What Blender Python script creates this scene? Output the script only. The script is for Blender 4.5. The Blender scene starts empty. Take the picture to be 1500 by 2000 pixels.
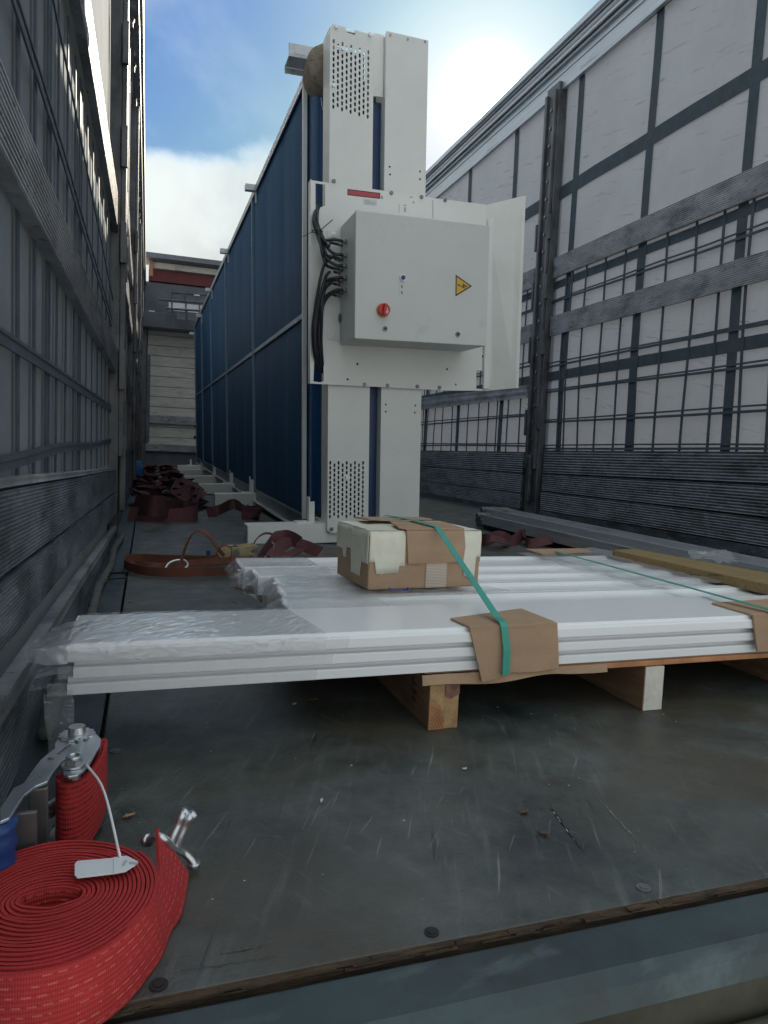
import bpy, bmesh, math, random
import numpy as np
from mathutils import Matrix, Vector, noise
random.seed(7)
rad = math.radians
S = bpy.context.scene
C = S.collection

# ------------------------------------------------------------------ camera
F = 1380.0; H = 0.38
def _n(v):
    v = np.array(v, float); return v / np.linalg.norm(v)
_Y = _n([288-750, 1000-870, -F]); _Z = _n([710, 17000, F]); _Z = _n(_Z - _Y*_Z.dot(_Y)); _X = np.cross(_Y, _Z)
RM = np.array([_X, _Y, _Z])
cam = bpy.data.cameras.new('camera'); camo = bpy.data.objects.new('camera', cam); C.objects.link(camo)
m4 = Matrix([list(RM[0])+[0], list(RM[1])+[0], list(RM[2])+[0], [0, 0, 0, 1]])
m4.translation = Vector((0, 0, H)); camo.matrix_world = m4
cam.sensor_fit = 'VERTICAL'; cam.sensor_height = 36; cam.lens = 36*F/2000
cam.clip_start = 0.02; cam.clip_end = 3000
S.camera = camo

# ------------------------------------------------------------------ sky
SKT = (.078, .115, .155)
SUN_AZ, SUN_EL = 24.9, 25.9          # azimuth from +Y towards +X
W = bpy.data.worlds.new('World'); S.world = W; W.use_nodes = True
nt = W.node_tree; nt.nodes.clear()
def N(t, **k):
    n = nt.nodes.new(t)
    for a, b in k.items(): setattr(n, a, b)
    return n
def L(a, b): nt.links.new(a, b)
out = N('ShaderNodeOutputWorld'); bg = N('ShaderNodeBackground'); L(bg.outputs[0], out.inputs[0])
sky = N('ShaderNodeTexSky'); sky.sky_type = 'NISHITA'; sky.sun_disc = False
sky.sun_elevation = rad(SUN_EL); sky.sun_rotation = rad(SUN_AZ); sky.air_density = 1.0; sky.dust_density = 0.35; sky.ozone_density = 1.6
tc = N('ShaderNodeTexCoord')
def math_(op, a, b=None, c=None, clamp=False):
    n = N('ShaderNodeMath', operation=op); n.use_clamp = clamp
    for i, v in enumerate((a, b, c)):
        if v is None: continue
        if isinstance(v, (int, float)): n.inputs[i].default_value = v
        else: L(v, n.inputs[i])
    return n.outputs[0]
def wnoise(scale, detail, sc=(1, 1, 1), loc=(0, 0, 0)):
    mp = N('ShaderNodeMapping'); mp.inputs['Scale'].default_value = sc; mp.inputs['Location'].default_value = loc
    L(tc.outputs['Generated'], mp.inputs[0])
    n = N('ShaderNodeTexNoise'); n.inputs['Scale'].default_value = scale; n.inputs['Detail'].default_value = detail
    n.inputs['Roughness'].default_value = 0.55; n.inputs['Distortion'].default_value = 0.3
    L(mp.outputs[0], n.inputs[0]); return n.outputs[0]
def wmap(v, a, b, c=0., d=1.):
    n = N('ShaderNodeMapRange'); n.interpolation_type = 'SMOOTHSTEP'
    L(v, n.inputs[0])
    for i, x in enumerate((a, b, c, d)): n.inputs[1+i].default_value = x
    return n.outputs[0]
sep = N('ShaderNodeSeparateXYZ'); L(tc.outputs['Generated'], sep.inputs[0]); zz = sep.outputs[2]
# low bank of cloud around the horizon, wisps higher up, thickened out of view to light the interior
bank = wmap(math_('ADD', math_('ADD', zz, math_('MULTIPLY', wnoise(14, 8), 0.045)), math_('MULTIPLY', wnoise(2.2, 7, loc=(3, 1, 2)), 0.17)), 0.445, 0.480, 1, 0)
wisp_fill = math_('MULTIPLY', wmap(wnoise(3.2, 9, (1, 1.6, 1.6), (1.4, 0.3, .25)), 0.36, 0.56), 0.95)
shade = wmap(wnoise(4, 6), 0.3, 0.7, 0.80, 1.25)
# glow of the sun through thin cloud
gd = _n(RM @ np.array([948-750, 1000-192, -F]))
dp = N('ShaderNodeVectorMath', operation='DOT_PRODUCT'); dp.inputs[1].default_value = tuple(gd)
nv = N('ShaderNodeVectorMath', operation='NORMALIZE'); L(tc.outputs['Generated'], nv.inputs[0]); L(nv.outputs[0], dp.inputs[0])
ang = math_('ARCCOSINE', math_('MINIMUM', dp.outputs['Value'], 1.0))
veil = math_('MULTIPLY', math_('POWER', 2.718, math_('MULTIPLY', ang, -5.5)), 1.0)
core = math_('POWER', 2.718, math_('MULTIPLY', math_('MULTIPLY', ang, ang), -1700.0))
mixc = N('ShaderNodeMix', data_type='RGBA'); 
tint = N('ShaderNodeMix', data_type='RGBA', blend_type='MULTIPLY'); tint.inputs['Factor'].default_value = 1
tint.inputs['B'].default_value = (SKT[0], SKT[1], SKT[2], 1); L(sky.outputs[0], tint.inputs['A']); cap = N('ShaderNodeVectorMath', operation='MINIMUM'); L(tint.outputs['Result'], cap.inputs[0]); cap.inputs[1].default_value = (.74, .83, .97); L(cap.outputs[0], mixc.inputs['A'])
cc = N('ShaderNodeMix', data_type='RGBA', blend_type='MULTIPLY'); cc.inputs['Factor'].default_value = 1
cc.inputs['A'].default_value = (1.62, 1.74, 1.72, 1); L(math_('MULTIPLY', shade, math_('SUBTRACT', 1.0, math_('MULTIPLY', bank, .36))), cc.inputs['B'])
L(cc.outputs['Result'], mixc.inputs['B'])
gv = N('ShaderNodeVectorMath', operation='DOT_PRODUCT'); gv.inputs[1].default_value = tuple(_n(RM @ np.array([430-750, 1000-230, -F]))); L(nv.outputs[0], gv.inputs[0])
gap = wmap(math_('ARCCOSINE', math_('MINIMUM', gv.outputs['Value'], 1.0)), .12, .60, .34, 1.)  # keeps the added cloud thin in view only
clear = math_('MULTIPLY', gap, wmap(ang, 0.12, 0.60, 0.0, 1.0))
cov = math_('MAXIMUM', math_('MULTIPLY', bank, wmap(ang, .05, .4, .3, 1.)), math_('MULTIPLY', wisp_fill, clear), clamp=True)
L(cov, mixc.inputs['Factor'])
glow = N('ShaderNodeMix', data_type='RGBA'); glow.blend_type = 'ADD'; glow.inputs['Factor'].default_value = 1
L(mixc.outputs['Result'], glow.inputs['A'])
gc = N('ShaderNodeCombineXYZ')
g = math_('ADD', math_('MULTIPLY', core, 60.0), math_('ADD', math_('MULTIPLY', math_('POWER', 2.718, math_('MULTIPLY', math_('MULTIPLY', ang, ang), -60.0)), .62), math_('MULTIPLY', math_('POWER', veil, 1.3), .25)))
L(g, gc.inputs[0]); L(math_('MULTIPLY', g, .97), gc.inputs[1]); L(math_('MULTIPLY', g, .86), gc.inputs[2])
L(gc.outputs[0], glow.inputs['B'])
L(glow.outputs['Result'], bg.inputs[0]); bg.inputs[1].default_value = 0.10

sun = bpy.data.lights.new('sun', 'SUN'); sun.energy = 2.0; sun.angle = rad(0.5); sun.color = (1, .89, .72)
suno = bpy.data.objects.new('sun', sun); C.objects.link(suno)
sd = Vector((math.sin(rad(SUN_AZ))*math.cos(rad(SUN_EL)), math.cos(rad(SUN_AZ))*math.cos(rad(SUN_EL)), math.sin(rad(SUN_EL))))
suno.rotation_euler = sd.to_track_quat('Z', 'Y').to_euler()
vs = S.view_settings; vs.view_transform = 'Standard'; vs.look = 'None'; vs.gamma = 1; vs.exposure = 2.8; vs.use_curve_mapping = False

# ------------------------------------------------------------------ pixel of the photograph -> point on a known plane of the place
def ray(x, y): return RM @ np.array([x-750, 1000-y, -F])
def hit(x, y, axis, val):
    r = ray(x, y); o = np.array([0, 0, H]); t = (val-o[axis])/r[axis]; return Vector(o+r*t)
def fl(x, y, z=0.): return hit(x, y, 2, z)

# ------------------------------------------------------------------ materials
def mat(name, col, rough=.5, metal=0., var=.12, vs=6., stretch=(1, 1, 1), bump=.0, bs=80., dirt=None, dscale=4., dlo=.5, dhi=.7,
        spec=None, trans=None, coords='Object', uvdash=None, rvar=0., bdist=.002):
    m = bpy.data.materials.new(name); m.use_nodes = True
    t = m.node_tree; nd = t.nodes; ln = t.links; b = nd['Principled BSDF']
    b.inputs['Roughness'].default_value = rough; b.inputs['Metallic'].default_value = metal
    if spec is not None: b.inputs['Specular IOR Level'].default_value = spec
    co = nd.new('ShaderNodeTexCoord'); mp = nd.new('ShaderNodeMapping'); mp.inputs['Scale'].default_value = stretch
    ln.new(co.outputs[coords], mp.inputs[0])
    no = nd.new('ShaderNodeTexNoise'); no.inputs['Scale'].default_value = vs; no.inputs['Detail'].default_value = 8; no.inputs['Roughness'].default_value = .65
    ln.new(mp.outputs[0], no.inputs[0])
    mr = nd.new('ShaderNodeMapRange'); mr.inputs[1].default_value = .3; mr.inputs[2].default_value = .7
    mr.inputs[3].default_value = 1-var; mr.inputs[4].default_value = 1+var; ln.new(no.outputs[0], mr.inputs[0])
    mx = nd.new('ShaderNodeMix'); mx.data_type = 'RGBA'; mx.blend_type = 'MULTIPLY'; mx.inputs['Factor'].default_value = 1
    mx.inputs['A'].default_value = (*col, 1); ln.new(mr.outputs[0], mx.inputs['B'])
    res = mx.outputs['Result']
    if dirt:
        n2 = nd.new('ShaderNodeTexNoise'); n2.inputs['Scale'].default_value = dscale; n2.inputs['Detail'].default_value = 10; n2.inputs['Roughness'].default_value = .7
        ln.new(mp.outputs[0], n2.inputs[0])
        m2 = nd.new('ShaderNodeMapRange'); m2.inputs[1].default_value = dlo; m2.inputs[2].default_value = dhi; ln.new(n2.outputs[0], m2.inputs[0])
        x2 = nd.new('ShaderNodeMix'); x2.data_type = 'RGBA'; ln.new(m2.outputs[0], x2.inputs['Factor']); ln.new(res, x2.inputs['A'])
        x2.inputs['B'].default_value = (*dirt, 1); res = x2.outputs['Result']
    if rvar:
        r2 = nd.new('ShaderNodeMapRange'); r2.inputs[1].default_value = .3; r2.inputs[2].default_value = .7
        r2.inputs[3].default_value = max(.02, rough-rvar); r2.inputs[4].default_value = min(1, rough+rvar); ln.new(no.outputs[0], r2.inputs[0])
        ln.new(r2.outputs[0], b.inputs['Roughness'])
    m['res'] = 0
    ln.new(res, b.inputs['Base Color'])
    if bump:
        bn = nd.new('ShaderNodeTexNoise'); bn.inputs['Scale'].default_value = bs; bn.inputs['Detail'].default_value = 5
        ln.new(mp.outputs[0], bn.inputs[0])
        bp = nd.new('ShaderNodeBump'); bp.inputs['Strength'].default_value = bump; bp.inputs['Distance'].default_value = bdist
        ln.new(bn.outputs[0], bp.inputs['Height']); ln.new(bp.outputs[0], b.inputs['Normal'])
    if trans:
        tr = nd.new('ShaderNodeBsdfTranslucent'); tr.inputs[0].default_value = (*trans[1], 1)
        ms = nd.new('ShaderNodeMixShader'); ms.inputs[0].default_value = trans[0]
        ln.new(b.outputs[0], ms.inputs[1]); ln.new(tr.outputs[0], ms.inputs[2]); ln.new(ms.outputs[0], nd['Material Output'].inputs[0])
    return m
def hook_color(m):            # the socket feeding Base Color
    b = m.node_tree.nodes['Principled BSDF']; return b.inputs['Base Color'].links[0].from_socket
def overlay(m, fac, col):     # lay a wear mark (socket fac) of colour col over the base colour
    t = m.node_tree; x = t.nodes.new('ShaderNodeMix'); x.data_type = 'RGBA'
    t.links.new(fac, x.inputs['Factor']); t.links.new(hook_color(m), x.inputs['A']); x.inputs['B'].default_value = (*col, 1)
    t.links.new(x.outputs['Result'], m.node_tree.nodes['Principled BSDF'].inputs['Base Color'])
def marks(m, scale, stretch, rot, lo, hi, col, amt=1., coords='Object', detail=4):
    t = m.node_tree; nd = t.nodes
    co = nd.new('ShaderNodeTexCoord'); mp = nd.new('ShaderNodeMapping'); mp.inputs['Rotation'].default_value = rot
    mp2 = nd.new('ShaderNodeMapping'); mp2.inputs['Scale'].default_value = stretch
    no = nd.new('ShaderNodeTexNoise'); no.inputs['Scale'].default_value = scale; no.inputs['Detail'].default_value = detail; no.inputs['Roughness'].default_value = .6
    t.links.new(co.outputs[coords], mp.inputs[0]); t.links.new(mp.outputs[0], mp2.inputs[0]); t.links.new(mp2.outputs[0], no.inputs[0])
    mr = nd.new('ShaderNodeMapRange'); mr.inputs[1].default_value = lo; mr.inputs[2].default_value = hi; mr.inputs[4].default_value = amt
    t.links.new(no.outputs[0], mr.inputs[0]); overlay(m, mr.outputs[0], col)

MT = {}
MT['floor'] = mat('phenolic_plywood', (.040, .050, .049), .5, var=.6, vs=11, bump=.6, bs=240, dirt=(.125, .138, .130), dscale=6, dlo=.40, dhi=.72, rvar=.16, bdist=.0012)
marks(MT['floor'], 15, (5, .5, 1), (0, 0, rad(22)), .56, .74, (.18, .195, .19), .5, detail=10)
marks(MT['floor'], 36, (6, .14, 1), (0, 0, rad(26)), .67, .71, (.26, .28, .27), .6, detail=3)
marks(MT['floor'], 30, (6, .16, 1), (0, 0, rad(38)), .68, .72, (.24, .25, .24), .5, detail=3)
marks(MT['floor'], 30, (6, .20, 1), (0, 0, rad(-62)), .68, .72, (.20, .21, .20), .45, detail=3)
marks(MT['floor'], 24, (5, .2, 1), (0, 0, rad(18)), .66, .72, (.012, .012, .012), .7, detail=4)
marks(MT['floor'], 60, (1, 1, 1), (0, 0, 0), .60, .75, (.11, .12, .115), .4, detail=6)
marks(MT['floor'], 6, (.6, 7, 1), (0, 0, rad(8)), .60, .80, (.11, .12, .115), .4, detail=9)
marks(MT['floor'], 30, (9, .35, 1), (0, 0, rad(33)), .70, .76, (.20, .20, .18), .35)
marks(MT['floor'], 5, (1, 1.6, 1), (0, 0, rad(40)), .60, .72, (.012, .010, .008), .7, detail=9)
marks(MT['floor'], 2.3, (1, 1.3, 1), (0, 0, rad(10)), .46, .60, (.075, .062, .042), .75, detail=8)
marks(MT['floor'], 22, (4, .6, 1), (0, 0, rad(-28)), .60, .76, (.19, .205, .20), .4, detail=9)
marks(MT['floor'], 3, (1, 1, 1), (0, 0, 0), .58, .70, (.018, .018, .016), .6, detail=9)
MT['floor_edge'] = mat('worn_plywood_edge', (.07, .045, .025), .8, var=.5, vs=30, stretch=(1, 6, 6), bump=.8, bs=120, dirt=(.02, .015, .01), dscale=22)
MT['edge_steel'] = mat('painted_edge_steel', (.055, .075, .082), .42, .35, var=.3, vs=9, bump=.25, bs=90, dirt=(.03, .032, .03), dscale=6, rvar=.1)
MT['sill'] = mat('painted_sill_steel', (.045, .068, .074), .5, .2, var=.3, vs=7, bump=.3, bs=70, dirt=(.035, .033, .026), dscale=5, rvar=.12)
marks(MT['sill'], 8, (1, 3, 1), (0, 0, rad(-12)), .54, .70, (.14, .18, .19), .7, detail=8)
marks(MT['sill'], 16, (2, 1, 1), (0, 0, 0), .64, .72, (.04, .028, .016), .8, detail=8)
MT['sill_front'] = mat('grimy_sill_front', (.05, .048, .034), .6, .2, var=.4, vs=8, bump=.4, bs=60, dirt=(.022, .02, .014), dscale=5)
MT['alu'] = mat('weathered_ribbed_aluminium', (.33, .34, .36), .42, .45, var=.35, vs=7, stretch=(1, .9, 2), bump=.35, bs=90, dirt=(.10, .10, .105), dscale=5, dlo=.50, dhi=.72, rvar=.12)
MT['alu_board'] = mat('grimy_shaded_ribbed_aluminium', (.14, .162, .185), .5, .35, var=.4, vs=8, stretch=(1, .8, 2.2), bump=.5, bs=110, dirt=(.05, .05, .052), dscale=5, dlo=.46, dhi=.66, rvar=.12)  # grime of the boards; its dark tone also serves as shade on one slat
marks(MT['alu_board'], 26, (1, .8, 2), (0, 0, 0), .58, .70, (.30, .31, .32), .55, detail=9)
marks(MT['alu_board'], 60, (1, .7, 1.5), (0, 0, 0), .60, .66, (.02, .02, .022), .7, detail=4)
marks(MT['alu'], 50, (1, .7, 1.5), (0, 0, 0), .62, .68, (.04, .04, .045), .6, detail=4)
MT['rail_alu'] = mat('bare_aluminium_profile', (.46, .49, .52), .35, .5, var=.15, vs=10, stretch=(6, .4, 6), dirt=(.1, .1, .11), dscale=6, dlo=.55, dhi=.8)
MT['curtain'] = mat('grey_pvc_curtain', (.23, .26, .30), .5, var=.18, vs=2.2, stretch=(1, 1, 1), bump=.25, bs=14, dirt=(.15, .155, .16), dscale=3.0, dlo=.58, dhi=.85, trans=(.10, (.42, .45, .52)), bdist=.006)
marks(MT['curtain'], 5, (1, .8, 7), (rad(-12), 0, 0), .62, .72, (.06, .06, .065), .9, detail=7)
marks(MT['curtain'], 3.2, (1, .9, 10), (rad(-13), 0, 0), .60, .68, (.10, .10, .11), .55, detail=9)
marks(MT['curtain'], 14, (1, .8, 5), (rad(-10), 0, 0), .70, .74, (.05, .05, .055), .6, detail=7)
MT['curtain_left'] = mat('shaded_grey_curtain', (.125, .155, .185), .9, spec=.03, var=.14, vs=2.2, bump=.25, bs=14, dirt=(.07, .08, .09), dscale=3.0, dlo=.48, dhi=.8, trans=(.08, (.45, .45, .45)), bdist=.006)  # same curtain with shade mixed into a darker, bluer base colour
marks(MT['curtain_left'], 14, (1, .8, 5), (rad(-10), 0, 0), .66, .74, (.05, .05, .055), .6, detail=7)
MT['belt'] = mat('dark_webbing_belt', (.045, .065, .085), .75, var=.25, vs=20, bump=.4, bs=400)
MT['post'] = mat('dirty_steel_post', (.12, .122, .13), .5, .5, var=.4, vs=9, stretch=(1, 1, .5), bump=.3, bs=60, dirt=(.025, .024, .024), dscale=6)
MT['black'] = mat('black_rubber', (.012, .012, .013), .6)
MT['white'] = mat('white_powder_coat', (.79, .80, .78), .42, var=.05, vs=4, dirt=(.62, .62, .60), dscale=7, dlo=.60, dhi=.85, bump=.05, bs=300)
MT['panelwhite'] = mat('glossy_white_panel', (.84, .86, .87), .25, var=.02, vs=3)
MT['panelside'] = MT['panelwhite']
MT['cabinet'] = mat('light_grey_cabinet_paint', (.62, .635, .63), .4, var=.05, vs=3, dirt=(.46, .47, .46), dscale=6, dlo=.58, dhi=.85, bump=.08, bs=350)
MT['blue'] = mat('blue_fabric_panel', (.007, .078, .19), .7, spec=.3, var=.16, vs=1.6, stretch=(1, 4, .4), bump=.2, bs=18, bdist=.004)
MT['bluedark'] = mat('dark_blue_sheet', (.008, .04, .13), .4, var=.15, vs=3)
MT['bluefilm'] = mat('blue_wrap_sheet', (.010, .075, .20), .25, var=.2, vs=4, stretch=(4, 4, .6))
MT['steel'] = mat('zinc_plated_steel', (.62, .65, .67), .34, .95, var=.12, vs=12, bump=.1, bs=60, rvar=.08)
MT['steel_dark'] = mat('dull_steel', (.22, .22, .22), .45, .8, var=.3, vs=14, bump=.2, bs=80)
MT['wool'] = mat('glass_wool', (.26, .22, .17), .95, var=.35, vs=30, bump=1., bs=60, bdist=.01)
MT['cable'] = mat('black_cable', (.018, .020, .028), .38)
MT['card'] = mat('brown_cardboard', (.40, .265, .17), .82, var=.10, vs=12, bump=.12, bs=200, stretch=(1, 1, 3), dirt=(.32, .2, .125), dscale=30, dlo=.6, dhi=.8)
MT['tape'] = mat('cream_paper_tape', (.70, .68, .57), .6, var=.08, vs=12, bump=.7, bs=26, bdist=.005)
MT['cleartape'] = mat('ribbed_clear_tape', (.50, .38, .27), .25, var=.1, vs=10)
MT['greenstrap'] = mat('green_plastic_strapping', (.035, .32, .25), .35, var=.08, vs=40, bump=.15, bs=500)
MT['wood'] = mat('pine_wood', (.42, .27, .13), .75, var=.28, vs=9, stretch=(6, 1, 6), bump=.4, bs=60, dirt=(.25, .12, .05), dscale=4)
MT['wood_red'] = mat('reddish_end_grain', (.48, .22, .10), .75, var=.3, vs=20, bump=.4, bs=90)
MT['wood_dark'] = mat('stained_pine', (.22, .13, .075), .75, var=.35, vs=8, stretch=(6, 1, 6), bump=.4, bs=60, dirt=(.10, .055, .03), dscale=5)
MT['wood_paint'] = mat('whitewashed_wood', (.66, .62, .56), .8, var=.15, vs=30, bump=.9, bs=70, dirt=(.4, .28, .18), dscale=26, dlo=.6, dhi=.7)
MT['wood_plank'] = mat('weathered_plank', (.27, .185, .075), .7, var=.35, vs=5, stretch=(1, 12, 12), bump=.4, bs=40, dirt=(.10, .07, .03), dscale=5)
MT['headboard'] = mat('worn_white_board', (.60, .57, .53), .6, var=.2, vs=3, stretch=(1, 1, 5), bump=.3, bs=20, dirt=(.10, .09, .085), dscale=4, dlo=.58, dhi=.72)
MT['red_paint'] = mat('dark_red_paint', (.13, .022, .022), .6, var=.3, vs=6)
MT['orange_paint'] = mat('orange_brown_bracket', (.38, .17, .09), .6)
MT['grey_tarp'] = mat('dark_grey_tarp', (.11, .12, .145), .5, var=.3, vs=3, bump=.5, bs=8, bdist=.02)
MT['orange'] = mat('rusty_orange_webbing', (.16, .054, .030), .85, var=.3, vs=8, bump=.3, bs=300, dirt=(.06, .03, .022), dscale=9, dlo=.5, dhi=.7)
MT['darkred'] = mat('grimy_dark_red_webbing', (.115, .042, .048), .9, var=.4, vs=9, bump=.3, bs=300, dirt=(.045, .022, .028), dscale=9)
MT['blueplastic'] = mat('blue_plastic_grip', (.012, .05, .19), .4, var=.1)
MT['bluecloth'] = mat('blue_cloth', (.03, .13, .3), .8, var=.2, bump=.5, bs=30)
MT['tagwhite'] = mat('white_plastic_tag', (.72, .74, .76), .5, var=.06, vs=30)
MT['redplastic'] = mat('red_plastic', (.55, .025, .035), .35, var=.03)
MT['redsticker'] = mat('faded_red_sticker', (.48, .06, .075), .4, var=.05)
MT['yellow'] = mat('warning_yellow', (.68, .42, .06), .45, var=.03)
MT['blackprint'] = mat('black_print', (.03, .028, .035), .5)
MT['greyprint'] = mat('grey_print', (.42, .42, .43), .5)
MT['blueink'] = mat('blue_marker_ink', (.07, .10, .32), .5)
MT['paper'] = mat('paper_label', (.66, .65, .67), .6, var=.04)
MT['leaf'] = mat('dry_brown_leaf', (.13, .085, .05), .85, var=.4, vs=60, bump=.5, bs=150)
MT['ground'] = mat('bounce_yard', (.34, .36, .37), .9, var=.3, vs=2, bump=.5, bs=60)  # unseen yard, made pale to bounce light into the trailer
MT['brass'] = mat('dirty_brass_buckle', (.50, .42, .26), .4, .7, var=.3, vs=30, bump=.2, bs=60)

def film_mat(name, alpha, bstr=1.0, bs=26., stretch=(1, 1, 1), rot=0.):
    m = bpy.data.materials.new(name); m.use_nodes = True; t = m.node_tree; nd = t.nodes; ln = t.links
    nd.remove(nd['Principled BSDF'])
    co = nd.new('ShaderNodeTexCoord'); mp0 = nd.new('ShaderNodeMapping'); mp0.inputs['Rotation'].default_value = (0, 0, rot)
    mp = nd.new('ShaderNodeMapping'); mp.inputs['Scale'].default_value = stretch
    ln.new(co.outputs['Object'], mp0.inputs[0]); ln.new(mp0.outputs[0], mp.inputs[0])
    no = nd.new('ShaderNodeTexNoise'); no.noise_type = 'RIDGED_MULTIFRACTAL'; no.inputs['Scale'].default_value = bs; no.inputs['Detail'].default_value = 4; no.inputs['Distortion'].default_value = 1.2
    ln.new(mp.outputs[0], no.inputs[0])
    bp = nd.new('ShaderNodeBump'); bp.inputs['Strength'].default_value = bstr; bp.inputs['Distance'].default_value = .0035
    ln.new(no.outputs[0], bp.inputs['Height'])
    gl = nd.new('ShaderNodeBsdfGlossy'); gl.inputs['Roughness'].default_value = .14 if name == 'shrink_film' else .3; gl.inputs[0].default_value = (.95, .97, 1, 1); ln.new(bp.outputs[0], gl.inputs['Normal'])
    tr = nd.new('ShaderNodeBsdfTransparent'); df = nd.new('ShaderNodeBsdfDiffuse'); df.inputs[0].default_value = (.7, .73, .76, 1)
    m1 = nd.new('ShaderNodeMixShader'); m1.inputs[0].default_value = .34 if name == 'gathered_film' else .16; ln.new(tr.outputs[0], m1.inputs[1]); ln.new(df.outputs[0], m1.inputs[2])
    m2 = nd.new('ShaderNodeMixShader'); ln.new(m1.outputs[0], m2.inputs[1]); ln.new(gl.outputs[0], m2.inputs[2])
    fr = nd.new('ShaderNodeLayerWeight'); fr.inputs[0].default_value = .35; ln.new(bp.outputs[0], fr.inputs['Normal'])
    mr = nd.new('ShaderNodeMapRange'); mr.inputs[3].default_value = alpha*.5; mr.inputs[4].default_value = min(1, alpha*2.2)
    mr.inputs[3].default_value = alpha*.25; mr.inputs[4].default_value = min(1, alpha*1.6)
    rk = nd.new('ShaderNodeMapRange'); rk.inputs[1].default_value = .75; rk.inputs[2].default_value = 1.15; rk.inputs[4].default_value = min(.8, alpha*3.); ln.new(no.outputs[0], rk.inputs[0])
    ad = nd.new('ShaderNodeMath'); ad.operation = 'ADD'; ad.use_clamp = True; ln.new(rk.outputs[0], ad.inputs[1])
    ln.new(fr.outputs['Facing'], mr.inputs[0]); ln.new(mr.outputs[0], ad.inputs[0]); ln.new(ad.outputs[0], m2.inputs[0])
    ln.new(m2.outputs[0], nd['Material Output'].inputs[0]); return m
MT['film'] = film_mat('shrink_film', .26, 1., 75, (1.0, .22, 1), rad(48))
MT['film_end'] = film_mat('gathered_film', .55, .9, 90, (.3, 1, 1), rad(20))
MT['film0'] = film_mat('thin_clear_film', .13, .7, 120, (1, 1, .4))
MT['film2'] = film_mat('crumpled_film', .24, .8, 110, (1, .35, 1), rad(70))

# webbing with woven dashes, uses the strip's own UV (metres along, 0..1 across)
def webbing(name, col, light, rows=6, dash=.011, amt=.6):
    m = mat(name, col, .78, var=.22, vs=14, bump=0)
    t = m.node_tree; nd = t.nodes; ln = t.links
    uv = nd.new('ShaderNodeTexCoord'); sx = nd.new('ShaderNodeSeparateXYZ'); ln.new(uv.outputs['UV'], sx.inputs[0])
    def mt(op, a, b):
        n = nd.new('ShaderNodeMath'); n.operation = op
        for i, v in enumerate((a, b)):
            if isinstance(v, (int, float)): n.inputs[i].default_value = v
            else: ln.new(v, n.inputs[i])
        return n.outputs[0]
    r = mt('MULTIPLY', sx.outputs[1], rows); row = mt('FLOOR', r, 0); fr = mt('FRACT', r, 0)
    on = mt('LESS_THAN', mt('ABSOLUTE', mt('SUBTRACT', fr, .5), 0), .10)
    u = mt('FRACT', mt('ADD', mt('DIVIDE', sx.outputs[0], dash), mt('MULTIPLY', row, .37)), 0)
    da = mt('LESS_THAN', u, .62); wob = nd.new('ShaderNodeTexNoise'); wob.inputs['Scale'].default_value = 60; ln.new(uv.outputs['Object'], wob.inputs[0])
    gate = mt('GREATER_THAN', wob.outputs[0], .44)
    f = mt('MULTIPLY', mt('MULTIPLY', mt('MULTIPLY', on, da), gate), amt); overlay(m, f, light)
    wv = mt('SINE', mt('MULTIPLY', sx.outputs[0], 6.283/.0016), 0); wv2 = mt('SINE', mt('MULTIPLY', sx.outputs[1], 6.283*14), 0)
    bp = nd.new('ShaderNodeBump'); bp.inputs['Strength'].default_value = .55; bp.inputs['Distance'].default_value = .0006
    ln.new(mt('ADD', mt('MULTIPLY', wv, .5), wv2), bp.inputs['Height']); ln.new(bp.outputs[0], nd['Principled BSDF'].inputs['Normal']); bp.inputs['Strength'].default_value = .35
    return m
MT['redweb'] = webbing('red_webbing', (.42, .024, .026), (.72, .24, .19), 8, .009, .36)
MT['redweb_roll'] = webbing('red_webbing_roll', (.40, .022, .024), (.05, .008, .01), 7)

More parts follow.
